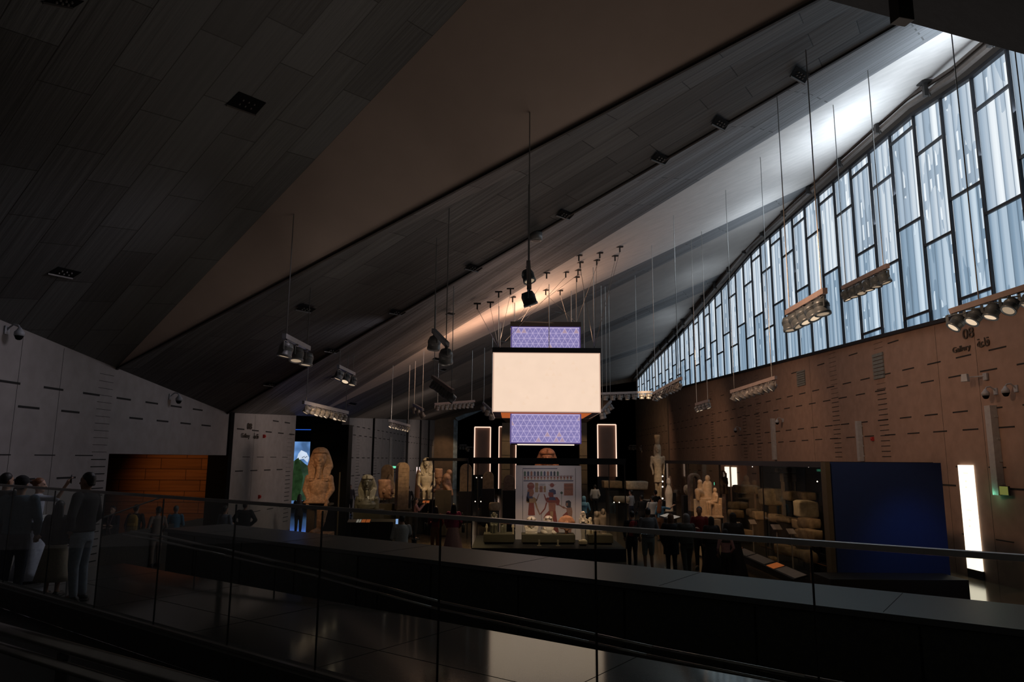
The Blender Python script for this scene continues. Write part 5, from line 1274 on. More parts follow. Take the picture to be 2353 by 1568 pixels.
# ------------------------------------------------------------------ glowing framed panels
m_led = glow('led_edge', (1.0, .66, .50), 1.2)
m_led_p = solid('framed_panel_brown', (.26, .16, .12), .7, var=.06, scale=2, bump=0)
def led_panel(x0, x1, y0, y1, Y, label, full=True):
    a, b = at_y(x0, y0, Y), at_y(x1, y1, Y); zb = max(.05, b.z); e = wempty('framed_display', ((a.x + b.x) / 2, Y + .1, zb)); tag(e, label, 'light panel')
    mb = MB(); mb.box(((a.x + b.x) / 2, Y + .12, (a.z + zb) / 2), (b.x - a.x, .14, a.z - zb)); mb.build('panel', m_led_p, e)
    for p, q in (((a.x, zb), (a.x, a.z)), ((b.x, zb), (b.x, a.z)), ((a.x, a.z), (b.x, a.z))): mb = MB(); mb.beam((p[0], Y, p[1]), (q[0], Y, q[1]), .085, .085, upv=Vector((0, 1, 0))); mb.build('light_edge', m_led, e)
    mb = MB(); mb.box(((a.x + b.x) / 2, Y + .3, zb / 2), (b.x - a.x, .3, zb)); mb.build('base', m_plinth, e)
led_panel(1091, 1126, 982, 1092, 57, 'tall brown panel outlined with glowing pinkish light, left of the lantern foot')
led_panel(1373, 1417, 976, 1096, 57, 'tall brown panel outlined with glowing pinkish light, right of the lantern foot')
led_panel(1147, 1185, 981, 1124, 68, 'glowing-edged panel mostly hidden behind the stone pier left of the lantern foot')
# lit panel on the right wall, plus two glowing strips put in for reflections
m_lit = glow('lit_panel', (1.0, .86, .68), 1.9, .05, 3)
def wall_light_or_reflection(x0, x1, yt, yb2, label, marks=True):
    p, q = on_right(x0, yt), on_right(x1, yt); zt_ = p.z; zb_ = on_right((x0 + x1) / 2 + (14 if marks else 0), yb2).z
    e = wempty('light_or_reflection', rwall((p.y + q.y) / 2, max(0, zb_))); tag(e, label, 'light panel')
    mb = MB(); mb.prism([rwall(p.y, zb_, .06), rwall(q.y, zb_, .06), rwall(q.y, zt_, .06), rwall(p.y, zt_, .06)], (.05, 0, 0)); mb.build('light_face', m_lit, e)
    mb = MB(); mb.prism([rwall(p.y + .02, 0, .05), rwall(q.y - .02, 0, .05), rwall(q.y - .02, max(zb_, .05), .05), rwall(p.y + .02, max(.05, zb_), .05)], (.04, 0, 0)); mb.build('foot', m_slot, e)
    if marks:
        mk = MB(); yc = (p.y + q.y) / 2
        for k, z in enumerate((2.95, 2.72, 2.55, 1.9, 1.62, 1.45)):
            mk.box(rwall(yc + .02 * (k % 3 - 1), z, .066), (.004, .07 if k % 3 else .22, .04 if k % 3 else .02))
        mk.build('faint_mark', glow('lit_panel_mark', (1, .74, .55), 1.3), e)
wall_light_or_reflection(2205, 2238, 1069, 1308, 'tall narrow white light panel on the right wall, right of the blue display wall')
wall_light_or_reflection(1667, 1676, 1073, 1118, 'narrow white strip standing in for a reflection in the right case, left of a pair', False)
wall_light_or_reflection(1682, 1693, 1074, 1119, 'narrow white strip standing in for a reflection in the right case, right of a pair', False)

# ------------------------------------------------------------------ right case, blue wall and its stones
RX, RY0, RY1 = 7.55, 17.3, 35.4
z1r, ztr = at_y(1880, 1075, RY0).z, at_y(1880, 1061, RY0).z
rc = glass_case(RX, at_y(2176, 1200, RY0).x - .08, RY0 + .3, RY1, .30, z1r, ztr, 'long dark-framed glass case at right, filled with brown stone blocks', 0, m_plinth, post=.05, pane_faces='LB')
mb = MB(); bxx = at_y(2176, 1200, RY0).x - .2; mb.box((bxx, 23.6, (.3 + z1r) / 2), (.06, 11.6, z1r - .34)); mb.build('back_panel', m_plinth, rc)
for y in (21.8, 26.3, 30.8): mb = MB(); mb.beam((RX, y, .3), (RX, y, z1r), .02, .03, upv=Vector((1, 0, 0))); mb.build('glass_joint', m_steel, rc)
e = wempty('blue_wall', (9.2, RY0, 0)); tag(e, 'large deep blue display wall closing the near end of the right glass case', 'partition')
bx1 = at_y(2176, 1200, RY0 - .02).x; zbt = at_y(2000, 1063, RY0).z
m_blue = solid('deep_blue_paint', (.010, .028, .11), .55, var=.05, bump=0)
mb = MB(); mb.box(((RX + .06 + bx1) / 2, RY0 + .12, zbt / 2), (bx1 - RX - .06, .2, zbt)); mb.build('panel', m_blue, e)
mb = MB(); mb.box((RX + .0, RY0 + .1, zbt / 2), (.11, .26, zbt)); mb.build('edge_trim', m_olive, e)
px0, px1 = at_y(1908, 1330, 16.3).x, at_y(2226, 1330, 16.3).x; pz = at_y(2100, 1332, 16.35).z
e = wempty('black_platform', ((px0 + px1) / 2, 16.8, 0)); tag(e, 'low wide black platform at the foot of the deep blue display wall', 'platform')
mb = MB(); mb.box(((px0 + px1) / 2, 16.78, (pz + .06) / 2), (px1 - px0, .96, pz - .06)); mb.build('body', m_plinth, e, bevel=.01)
mb = MB(); mb.box(((px0 + px1) / 2, 16.78, .03), (px1 - px0 - .1, .86, .06)); mb.build('foot', m_plinth, e)
names = ['wide', 'squarish', 'big pale', 'long', 'flat', 'tall light', 'low rounded', 'short', 'dark', 'leaning', 'upright', 'narrow', 'dim', 'heavy', 'slim', 'rectangular', 'chipped', 'slanting', 'broad', 'small', 'thin']
where = ['at the far end of the top row', 'second from the far end of the top row', 'in the middle of the top row', 'right of the biggest pale block in the top row', 'at the near end of the top row', 'against the olive end frame below the top row', 'at the far left of the middle row', 'below the rounded one at far left', 'behind the centre of the middle row', 'in front of the dark one in the middle row', 'in the third row left of centre', 'in the third row at centre', 'in the third row right of centre', 'near the olive end frame in the third row', 'by itself below the third row', 'beside the olive end frame below the third row', 'beneath the handrail at centre right', 'beneath the handrail near the end frame', 'lowest beside the olive end frame', 'above the orange cards at far left', 'lowest above the tilted cards']
blk = [(1697, 1116, 1742, 1134, 10.4), (1743, 1120, 1760, 1136, 10.3), (1759, 1124, 1808, 1162, 9.9), (1815, 1130, 1848, 1152, 9.9), (1849, 1133, 1882, 1151, 9.8), (1844, 1152, 1885, 1192, 9.1), (1684, 1155, 1722, 1172, 9.6), (1684, 1174, 1712, 1191, 9.1), (1725, 1172, 1748, 1190, 9.5), (1740, 1178, 1768, 1195, 9.0), (1781, 1184, 1805, 1203, 9.1), (1806, 1191, 1834, 1203, 9.2), (1835, 1197, 1856, 1217, 9.0), (1858, 1194, 1887, 1218, 8.7), (1842, 1219, 1857, 1242, 8.5), (1863, 1220, 1889, 1245, 8.3), (1803, 1256, 1828, 1280, 8.3), (1829, 1265, 1853, 1285, 8.1), (1857, 1272, 1889, 1297, 8.0), (1703, 1220, 1728, 1232, 8.6), (1776, 1284, 1793, 1292, 8.0)]
for k, (x0, y0, x1, y1, X) in enumerate(blk):
    Yb = X * 1662 / ((x0 + x1) / 2 - 1176); stone_block(x0, y0, x1, y1, Yb, min(.8, .02 * (x1 - x0) + .25), (m_sand, m_lime, m_dstone)[0 if k not in (2, 5, 8) else (1 if k != 8 else 2)], '%s stone block %s' % (names[k], where[k]), k + 20, amp=.03, plin=(k not in (16, 17, 18, 20)), group='stone blocks in the right glass case', rz=random.uniform(-.2, .2), z0=.3)
# stone doorway inside the case
e = wempty('stone_doorway', (at_y(1812, 1100, 25).x, 25, .3)); tag(e, 'dark carved stone doorway with two uprights inside the right glass case', 'stone doorway')
for n_, x0, x1, y0, y1 in (('lintel', 1788, 1836, 1076, 1086), ('lintel', 1800, 1835, 1088, 1108), ('jamb', 1803, 1810, 1108, 1235), ('jamb', 1827, 1836, 1108, 1235)):
    a, b = at_y(x0, y0, 25.6), at_y(x1, y1, 25.6); mb = MB(); zz = .3 if n_ == 'jamb' else b.z; mb.box(((a.x + b.x) / 2, 25.8, (a.z + zz) / 2), (b.x - a.x, .35, a.z - zz)); mb.build(n_, m_dstone, e, bevel=.02)
small_figure(1664, 1080, 1136, 27.6, m_dstone, 'big dark seated statue just inside the left glass edge of the right case', 'seat', -.2)
label_rail([at_z(1857, 1322, .62), at_z(1696, 1254, .62)], .34, [(.24, m_card_b), (.02, None), (.10, m_card_o), (.03, None), (.26, m_card_b), (.02, None), (.20, m_card_b), (.03, None), (.10, m_card_o)], 'long shelf of tilted grey and orange label cards along the right glass case')
for x, y, w, Yc in ((1729, 1200, 14, 24), (1784, 1212, 20, 21), (1818, 1222, 16, 20), (1696, 1205, 12, 26)):
    a = at_y(x, y, Yc); mb = MB(); mb.box((a.x, Yc, a.z), (w * pxm(Yc), .25, .02), rot=Matrix.Rotation(.5, 3, 'X')); mb.beam((a.x, Yc, 0), (a.x, Yc, a.z - .02), .03, .03, upv=Vector((1, 0, 0)))
    tag(mb.build('label_card', m_card_b), 'small tilted label card on a thin stand inside the right case', 'label card', 'label cards inside the right case')
# small downlights in the case roofs
m_dot = glow('tiny_lamp', (1, .85, .7), 3.0)
for x, y, Yc, par in ((1095, 1098, 24.3, 0), (1107, 1098, 24.3, 0), (1092, 1153, 24.2, 0), (1105, 1153, 24.2, 0), (1411, 1155, 24.3, 0), (1423, 1155, 24.3, 0), (1729, 1073, 30, 1), (1764, 1070, 27, 1), (1858, 1073, 20, 1), (1878, 1107, 18.5, 1)):
    a = at_y(x, y, Yc); mb = MB(); mb.ball(a, .018, 8); tag(mb.build('small_lamp', m_dot), 'tiny bright point lamp fixed at the glass case edges', 'lamp', 'tiny point lamps at the glass cases')

a = at_y(1522.5, 1090, 33); e = wempty('light_pole', (a.x, 33, 0)); tag(e, 'thin pole with three bright points in front of the tall crowned statue', 'light pole')
mb = MB(); mb.beam((a.x, 33.03, 0), (a.x, 33.03, a.z), .03, .03, upv=Vector((1, 0, 0))); mb.build('pole', m_plinth, e)
for y in (1095, 1107, 1119, 1146): q = at_y(1522.5, y, 32.98); mb = MB(); mb.ball(q, .035, 8); mb.build('bulb', m_dot, e)
# ------------------------------------------------------------------ visitors
CL = {}
def cloth(key, col, rough=.85):
    return solid('cloth_' + key, col, rough, var=.12, scale=25, bump=.08)
m_skin = [solid('skin_%d' % i, c, .55, var=.06, bump=0) for i, c in enumerate(((.42, .24, .16), (.28, .15, .09), (.52, .32, .23)))]
m_hair = solid('hair_black', (.012, .010, .009), .5, var=.2, scale=60, bump=.2, stretch=(1, 1, .1)); m_hair_g = solid('hair_grey', (.16, .15, .14), .6, var=.3, scale=60, bump=.2); m_hair_r = solid('hair_ginger', (.20, .075, .03), .5, var=.2, scale=60, bump=.2)
m_eye = solid('eye_dark', (.02, .015, .012), .2, bump=0); m_shoe = solid('shoe_dark', (.02, .02, .02), .5, bump=0); m_shoe_w = solid('shoe_white', (.5, .5, .5), .5, bump=0)
A = {  # arm poses: elbow, wrist for the right side (x mirrored for left); body looks along +Y
    'down': ((.25, -.03, 1.12), (.27, .05, .87)), 'front': ((.25, .02, 1.12), (.10, .26, 1.15)), 'phone': ((.24, .12, 1.22), (.10, .33, 1.42)), 'cross': ((.25, .10, 1.14), (-.04, .23, 1.17)),
    'reach': ((.30, .24, 1.36), (.28, .50, 1.48)), 'high': ((.20, .30, 1.38), (.22, .42, 1.62)), 'hip': ((.36, -.06, 1.14), (.20, .03, .98)), 'bag': ((.27, -.02, 1.12), (.20, .16, .92))}
def arm(mb, pose, s, r0=.052, r1=.042, r2=.030, upto=1.0, hand=True):
    sh = Vector((s * .185, 0, 1.41)); e, w = A[pose]; e = Vector((s * e[0], e[1], e[2])); w = Vector((s * w[0], w[1], w[2]))
    mb.limb(sh, e, r0, r1)
    if upto >= 1: mb.limb(e, w, r1, r2)
    elif upto > 0: mb.limb(e, e.lerp(w, upto), r1, r1 * .9)
    if hand:
        d = (w - e).normalized(); sd = d.orthogonal().normalized() if abs(d.z) > .9 else d.cross(Vector((0, 0, 1))).normalized(); nn = d.cross(sd)
        p = w + d * .05; mb.limb(w, p + d * .03, .028, .034)
        for k in range(4):
            b = p + d * .045 + sd * (k - 1.5) * .021; L = (.07, .08, .076, .06)[k]; m1 = b + d * L * .55 + nn * .008; mb.limb(b, m1, .0095, .009, 6); mb.limb(m1, m1 + d * L * .4 + nn * .02, .009, .0075, 6)
        tb = p - d * .01 + sd * .034 * s; mb.limb(tb, tb + sd * s * .022 + d * .035, .011, .010, 6); mb.limb(tb + sd * s * .022 + d * .035, tb + sd * s * .02 + d * .065, .010, .008, 6)
def human_head(mb, z=1.61):
    c = (0, 0, z); mb.loft([(k, a, b, 0, d) for k, a, b, d in ((-.122, .025, .03, .045), (-.105, .045, .055, .03), (-.06, .062, .078, .012), (0, .072, .092, 0), (.05, .074, .095, -.005), (.09, .062, .08, -.008), (.115, .03, .04, -.008))], 18, 0, c)
    mb.limb((0, .092, z + .018), (0, .112, z - .028), .009, .016, 8); mb.ball((0, .09, z - .062), (.026, .014, .012), 8); mb.ball((0, .075, z - .1), (.024, .018, .016), 8)
    for s in (-1, 1): mb.ball((s * .076, -.005, z - .01), (.012, .02, .032), 8); mb.limb((s * .018, .09, z + .03), (s * .05, .075, z + .032), .01, .008, 6)
PROTO = {}
def body_mesh(la, ra, legs, skin):
    k = ('b', la, ra, legs)
    if k not in PROTO:
        mb = MB(); human_head(mb); mb.limb((0, 0, 1.40), (0, .005, 1.53), .058, .052); mb.loft([(.80, .13, .09), (.90, .165, .105), (1.0, .145, .095), (1.10, .13, .09), (1.25, .15, .10), (1.36, .165, .098), (1.42, .14, .08), (1.46, .07, .06)], 18)
        for s, p in ((-1, la), (1, ra)): mb.ball((s * .17, 0, 1.40), .055, 8); arm(mb, p, s, .045, .038, .026)
        for s in (-1, 1):
            st = (.14 * s if legs == 'stride' else 0); kn = (s * .095, .02 + st * .5, .49); an = (s * .095, -.02 + st, .09); mb.limb((s * .09, 0, .86), kn, .085, .056); mb.limb(kn, an, .055, .036); mb.limb(an, (an[0] + s * .01, an[1] + .14, .045), .04, .03)
        me = mb.mesh('body', m_skin[0]); PROTO[k] = remesh(me, .0125, 1)
    me = PROTO[k].copy(); me.materials.clear(); me.materials.append(skin); return me
def proto(key, fn, vox, mat):
    if key not in PROTO:
        mb = MB(); fn(mb); PROTO[key] = remesh(mb.mesh('cloth', mat), vox, 2)
    me = PROTO[key].copy(); me.materials.clear(); me.materials.append(mat); return me
def top_fn(la, ra, sleeve, length, bulk):
    def f(mb):
        b = bulk; mb.loft([(length, .16 + b, .11 + b), (.98, .15 + b, .105 + b), (1.12, .145 + b, .10 + b), (1.28, .168 + b, .112 + b), (1.38, .175 + b, .108 + b), (1.435, .13 + b, .08 + b), (1.47, .07 + b, .062 + b)], 20)
        for s, p in ((-1, la), (1, ra)):
            b = bulk * .4; mb.ball((s * .178, 0, 1.405), .062 + b, 8); arm(mb, p, s, .058 + b, .048 + b, .036 + b, {'long': .93, 'half': .25, 'short': 0}[sleeve] if sleeve != 'long' else .0, hand=False)
            if sleeve == 'long': e, w = A[p]; e = Vector((s * e[0], e[1], e[2])); w = Vector((s * w[0], w[1], w[2])); mb.limb(e, e.lerp(w, .92), .047 + b, .036 + b)
    return f
def leg_fn(legs, end, bulk):
    def f(mb):
        mb.loft([(.80, .165, .115), (.90, .18, .122), (1.0, .158, .108)], 18)
        for s in (-1, 1):
            st = (.14 * s if legs == 'stride' else 0); kn = Vector((s * .095, .02 + st * .5, .49)); an = Vector((s * .095, -.02 + st, .09)); hp_ = Vector((s * .09, 0, .86)); mb.limb(hp_, kn, .10 + bulk, .072 + bulk)
            if end < .4: mb.limb(kn, kn.lerp(an, .95), .070 + bulk, .055 + bulk)
    return f
def skirt_fn(z0, r, z1=1.0):
    def f(mb):
        n = 28; rs = []
        for t in range(8):
            z = z0 + (z1 - z0) * t / 7; k = 1 - t / 7; rr = .155 + (r - .155) * k
            rs.append([Vector(((rr + .014 * k * math.sin(9 * 2 * PI * i / n)) * math.cos(2 * PI * i / n) * 1.05, (rr * .82 + .014 * k * math.cos(7 * 2 * PI * i / n)) * math.sin(2 * PI * i / n), z)) for i in range(n)])
        mb.rings(rs)
    return f
def hair_fn(kind):
    def f(mb):
        z = 1.61; mb.loft([(.0, .078, .055, 0, -.045), (.04, .083, .088, 0, -.018), (.08, .076, .088, 0, -.012), (.115, .05, .06, 0, -.01), (.132, .02, .03, 0, -.01)], 18, 0, (0, 0, z)); mb.loft([(-.06, .06, .03, 0, -.065), (0, .078, .05, 0, -.045), (.04, .08, .06, 0, -.035)], 16, 0, (0, 0, z))
        if kind == 'long': mb.loft([(-.45, .09, .03, 0, -.10), (-.36, .13, .045, 0, -.105), (-.2, .12, .055, 0, -.08), (-.08, .10, .055, 0, -.06), (.04, .085, .07, 0, -.035)], 16, 0, (0, 0, z))
        if kind == 'bun': mb.ball((0, -.11, z + .06), .04, 10)
        if kind == 'cap': mb.loft([(.03, .09, .105, 0, 0), (.05, .095, .11, 0, 0), (.11, .075, .085, 0, -.005), (.14, .03, .035, 0, -.005)], 18, 0, (0, 0, z)); mb.box((0, .14, z + .05), (.13, .09, .02))
    return f
def hijab_fn(mb):
    z = 1.61; mb.loft([(-.30, .17, .13, 0, -.01), (-.2, .15, .115, 0, -.01), (-.12, .09, .085, 0, -.01), (-.05, .092, .085, 0, -.03), (.03, .094, .092, 0, -.025), (.09, .085, .09, 0, -.018), (.125, .05, .06, 0, -.015), (.14, .02, .03, 0, -.015)], 20, 0, (0, 0, z))
def person(px, Y, zf, h, label, rz=0, la='down', ra='down', legs='stand', skin=0, top=None, sleeve='long', tlen=.93, bulk=.0, bottom=None, btype='trousers', hair='short', hmat=None, extra=None, shoe=None):
    p = at_y(px, 1100, Y); e = empty('person', (p.x, Y, zf), rz, h / 1.735); tag(e, label, 'person', None)
    place('body', body_mesh(la, ra, legs, m_skin[skin]), e)
    if btype in ('trousers', 'shorts'): place(btype, proto(('l', legs, btype), leg_fn(legs, .1 if btype == 'trousers' else .5, .0), .018, bottom), e)
    else:
        z0, r = {'skirt': (.28, .30), 'long_skirt': (.05, .36), 'abaya': (.03, .34)}[btype]; mb = MB(); skirt_fn(z0, r, 1.02)(mb); place('skirt' if btype != 'abaya' else 'robe', mb.mesh('skirt', bottom, True), e)
    if top is not None: place('top', proto(('t', la, ra, sleeve, tlen, bulk), top_fn(la, ra, sleeve, tlen, bulk), .016, top), e)
    if hair == 'hijab': place('headscarf', proto(('hj',), hijab_fn, .014, hmat or m_hair), e)
    elif hair: place('cap' if hair == 'cap' else 'hair', proto(('h', hair), hair_fn(hair), .012, hmat or m_hair), e)
    for s in (-1, 1):
        mb = MB(); mb.ball((s * .03, .084, 1.622), (.012, .008, .007), 8); place('eye', mb.mesh('eye', m_eye, True), e)
        st = (.14 * s if legs == 'stride' else 0); mb = MB(); mb.limb((s * .095, -.05 + st, .05), (s * .11, .15 + st, .04), .05, .042); mb.box((s * .1, .05 + st, .015), (.1, .28, .03)); place('shoe', mb.mesh('shoe', shoe or m_shoe, True), e)
    return e
def hang(e, name, label, cat, mb_parts, loc):
    """something a person carries: a thing of its own, set in the person's frame"""
    s = e.scale[0]; M_ = Matrix.Translation(e.location) @ Matrix.Rotation(e.rotation_euler.z, 4, 'Z') @ Matrix.Scale(s, 4)
    o = empty(name, (0, 0, 0)); o.matrix_world = M_ @ Matrix.Translation(loc); tag(o, label, cat)
    for n_, mb, mt in mb_parts: place(n_, mb.mesh(n_, mt, True), o)
    return o
def backpack(e, mat, label):
    b = MB(); b.loft([(-.22, .13, .07, 0, 0, 4), (-.2, .15, .09, 0, 0, 4), (.12, .145, .085, 0, 0, 4), (.22, .11, .06, 0, 0, 3), (.25, .05, .03, 0, 0, 2)], 20); pk = MB(); pk.loft([(-.18, .11, .03, 0, -.085, 4), (.0, .11, .03, 0, -.085, 4)], 16)
    st = MB()
    for s in (-1, 1): st.tube([(s * .09, .07, .2), (s * .12, .22, .19), (s * .13, .29, .02), (s * .12, .22, -.14), (s * .1, .06, -.18)], .016, 6)
    hang(e, 'backpack', label, 'backpack', [('pack', b, mat), ('pocket', pk, mat), ('strap', st, m_shoe)], (0, -.21, 1.20))
def phone(e, ra, side, label, lit=True):
    w = A[ra][1]; b = MB(); b.box((0, 0, 0), (.075, .012, .15)); sc = MB(); sc.box((0, -.008, 0), (.066, .004, .138))
    hang(e, 'phone', label, 'phone', [('phone_body', b, m_shoe), ('screen', sc, glow('phone_screen', (.35, .55, 1.0), .8) if lit else m_black)], (side * w[0], w[1] + .07, w[2] + .10))
def shoulder_bag(e, mat, label, side=1, z=.95):
    b = MB(); b.box((0, 0, 0), (.10, .30, .26)); st = MB(); st.tube([(0, -.1, .12), (-side * .02, -.06, .48), (-side * .05, 0, .53), (-side * .02, .06, .48), (0, .1, .12)], .012, 6); hang(e, 'shoulder_bag', label, 'bag', [('bag', b, mat), ('strap', st, mat)], (side * .34, -.02, z))
blk_ = cloth('black', (.010, .010, .011)); denim = cloth('denim', (.045, .085, .12)); jean_l = cloth('jeans_light', (.25, .28, .33)); navy = cloth('navy', (.016, .02, .035)); white_c = cloth('white', (.45, .44, .42)); beige = cloth('beige', (.32, .26, .19)); grey_c = cloth('grey', (.13, .13, .13)); magenta = cloth('magenta', (.19, .012, .07)); pinkc = cloth('pink', (.30, .18, .20)); red_c = cloth('red', (.24, .015, .015)); brown_c = cloth('brown', (.16, .08, .04)); blue_c = cloth('blue', (.10, .25, .38)); dress_b = cloth('dress_blue_white', (.50, .52, .62)); yellow = cloth('yellow', (.38, .22, .03)); maroon = cloth('maroon', (.16, .015, .02)); olive_c = cloth('olive', (.045, .045, .035))
# on the landing, far left
p = person(52, 10.8, ZL, 1.80, 'person in blue denim jacket and black cap, back turned, at far left', .2, 'front', 'bag', top=denim, bulk=.03, bottom=navy, hair='cap', hmat=blk_)
person(16, 11.9, ZL, 1.82, 'person in dark clothes cut by the left edge, beside the capped one', -.3, 'down', 'down', top=blk_, bottom=navy, bulk=.02)
p = person(92, 12.6, ZL, 1.72, 'ginger-haired person in a long pale blue dress, arm raised high', -1.1, 'down', 'high', skin=2, top=dress_b, sleeve='short', bottom=dress_b, btype='long_skirt', hair='bun', hmat=m_hair_r)
phone(p, 'high', 1, 'phone held up high by the ginger-haired visitor in the long dress', False); shoulder_bag(p, white_c, 'pale shoulder bag of the ginger-haired visitor in the long dress', -1)
p = person(146, 11.3, ZL, 1.42, 'person with long black hair, black top and beige skirt, seen from behind', .1, 'bag', 'bag', top=blk_, bulk=.04, bottom=beige, btype='skirt', hair='long')
person(203, 10.9, ZL, 1.86, 'bearded person in black jacket and light jeans, tallest of the left group', 1.5, 'hip', 'bag', top=blk_, bulk=.03, bottom=jean_l, skin=1, hair='short')
# gallery level at left
Yg_ = 22.5
p = person(266, Yg_, 0, 1.74, 'person in dark jumper with lanyard and folded arms, before the recess wall', PI, 'cross', 'cross', top=navy, bottom=navy, skin=2, legs='stride')
b = MB(); b.tube([(-.06, .06, 1.46), (-.05, .13, 1.3), (0, .15, 1.12), (.05, .13, 1.3), (.06, .06, 1.46)], .008, 5); hang(p, 'lanyard', 'thin pale red lanyard on the visitor with folded arms', 'lanyard', [('cord', b, pinkc)], (0, 0, 0))
p = person(320, 22.8, 0, 1.78, 'person in a black jacket wearing a yellow backpack before the orange recess wall', .1, 'bag', 'bag', top=blk_, bottom=cloth('greige', (.16, .14, .12))); backpack(p, yellow, 'yellow-brown backpack on the visitor before the orange recess wall')
person(371, 22.2, 0, 1.76, 'slim person in grey brown shirt and trousers right of the yellow backpack', .9, 'bag', 'bag', top=cloth('greybrown', (.20, .15, .12)), bottom=cloth('greybrown', (.20, .15, .12)))
person(411, 23.6, 0, 1.70, 'grey-haired person in dark vest with light blue sleeves beyond the parapet end', .2, 'front', 'front', top=blue_c, bulk=.0, bottom=navy, hmat=m_hair_g)
person(523, 23.2, 0, 1.74, 'person in grey blue shirt behind the parapet, under the gallery sign panel', -.3, 'front', 'front', top=cloth('greyblue', (.16, .18, .22)), bottom=navy)
person(568, 24.8, 0, 1.76, 'broad person in black jacket behind the parapet under the gallery sign', .2, 'hip', 'hip', top=blk_, bulk=.05, bottom=blk_)
person(691, 31.5, 0, 1.70, 'dark silhouetted person standing in the blue doorway', .1, 'front', 'front', top=blk_, sleeve='half', bottom=blk_, hair='long')
person(806, 42, 0, 1.74, 'person in dark open blazer beside the tall black slab', PI + .4, 'down', 'down', top=cloth('blazer', (.06, .05, .06)), bulk=.02, bottom=blk_)
p = person(927, 20, 0, 1.74, 'person in white shirt with black strap holding a lit phone behind the parapet', .25, 'front', 'phone', top=white_c, bulk=.03, bottom=blk_); phone(p, 'phone', -1, 'small lit phone held by the visitor in the white shirt')
shoulder_bag(p, blk_, 'black bag hanging at the side of the visitor in the white shirt')
p = person(957, 30, 0, 1.66, 'person in a pinkish blouse taking a picture beside the tall slender slab', -1.3, 'phone', 'phone', top=pinkc, bottom=blk_, hair='long', skin=2); phone(p, 'phone', 1, 'phone held out by the visitor in the pinkish blouse', False)
p = person(1003, 25.5, 0, 1.62, 'person in maroon top and orange brown trousers with a black bag', .2, 'front', 'bag', top=maroon, bottom=cloth('rust', (.16, .06, .02)), hair='long'); shoulder_bag(p, blk_, 'black shoulder bag of the visitor in the maroon top', -1, 1.0)
p = person(1044, 25.3, 0, 1.72, 'person in magenta jumper and long pale pink skirt beside the central case', .1, 'bag', 'bag', top=magenta, bulk=.04, bottom=pinkc, btype='long_skirt', hair='long'); shoulder_bag(p, blk_, 'thin black bag of the visitor in the magenta jumper', 1, .9)
person(939, 40, 0, 1.78, 'dark visitor between the tall slender slab and the pale seated king', .1, 'bag', 'bag', top=blk_, bottom=blk_)
# seen through and beside the central case
person(1126, 38, 0, 1.66, 'person in a white headscarf beyond the left half of the central case', PI, 'bag', 'front', top=cloth('lilac', (.35, .28, .30)), bottom=blk_, btype='long_skirt', hair='hijab', hmat=white_c)
person(1113, 37, 0, 1.62, 'person in black robes left of the one with the white headscarf', .2, 'down', 'down', top=blk_, bottom=blk_, btype='abaya', hair='hijab', hmat=blk_)
person(1367, 44, 0, 1.78, 'person in white shirt and black trousers beyond the central case', .1, 'bag', 'bag', top=white_c, bulk=.02, bottom=blk_)
person(1341, 32, 0, 1.68, 'person with blue headscarf partly hidden behind the right edge of the mural board', .1, 'bag', 'bag', top=blue_c, bottom=navy, hair='hijab', hmat=blue_c)
# right of the central case, far
person(1449, 36.5, 0, 1.78, 'person in white shirt and dark trousers at the central case corner post', .9, 'front', 'bag', top=white_c, bottom=navy, skin=2)
person(1473, 33, 0, 1.70, 'person in black standing at the altar blocks', .3, 'front', 'front', top=blk_, bottom=blk_)
person(1498, 32, 0, 1.72, 'person in pale shirt, back turned, in front of the tall crowned statue', .2, 'front', 'front', top=white_c, bulk=.02, bottom=blk_)
p = person(1516, 30, 0, 1.66, 'person with bare arms reaching out a phone beside the tall crowned statue', -.9, 'down', 'reach', top=blue_c, sleeve='short', bottom=brown_c, skin=2, hair='long', hmat=m_hair_r); phone(p, 'reach', 1, 'phone reached out beside the tall crowned statue', False)
person(1505, 35.2, 0, 1.84, 'person with black hair standing directly under the tall crowned statue', .2, 'bag', 'bag', top=blk_, bottom=blk_)
# foreground crowd at right
p = person(1450, 22.7, 0, 1.70, 'person in dark clothes with a red backpack, in the near crowd', .1, 'bag', 'bag', top=blk_, bottom=blk_); backpack(p, red_c, 'dark red backpack on the leftmost visitor of the near crowd')
p = person(1486, 21.8, 0, 1.86, 'person in light grey shirt and pale shorts with a sling bag', .1, 'bag', 'bag', top=grey_c, sleeve='half', bulk=.03, bottom=cloth('shorts_grey', (.15, .16, .15)), btype='shorts', skin=1); shoulder_bag(p, blk_, 'black sling bag of the visitor in pale shorts', -1, 1.1)
person(1538, 21.2, 0, 1.72, 'wide person in a long black coat and trousers, centre of the near crowd', .0, 'bag', 'bag', top=blk_, bulk=.07, tlen=.6, bottom=blk_, hair='hijab', hmat=brown_c)
person(1573, 20.6, 0, 1.78, 'person in an olive grey jacket with a grey headscarf in the near crowd', .2, 'front', 'front', top=olive_c, bulk=.04, bottom=olive_c, legs='stride', hair='hijab', hmat=m_hair_g, shoe=m_shoe_w)
person(1604, 22.5, 0, 1.86, 'bearded person in a dark red shirt facing the camera behind the near crowd', PI - .3, 'down', 'front', top=maroon, sleeve='half', bottom=blk_, skin=1)
person(1630, 21.6, 0, 1.62, 'person in a black robe with lowered head between red shirt and pink jumper', .1, 'bag', 'bag', top=blk_, bulk=.05, bottom=blk_, btype='abaya', hair='hijab', hmat=blk_)
person(1661, 20.0, 0, 1.42, 'small person in a pink jumper, black headscarf and trousers', .1, 'bag', 'bag', top=pinkc, bottom=blk_, hair='hijab', hmat=blk_, shoe=m_shoe)
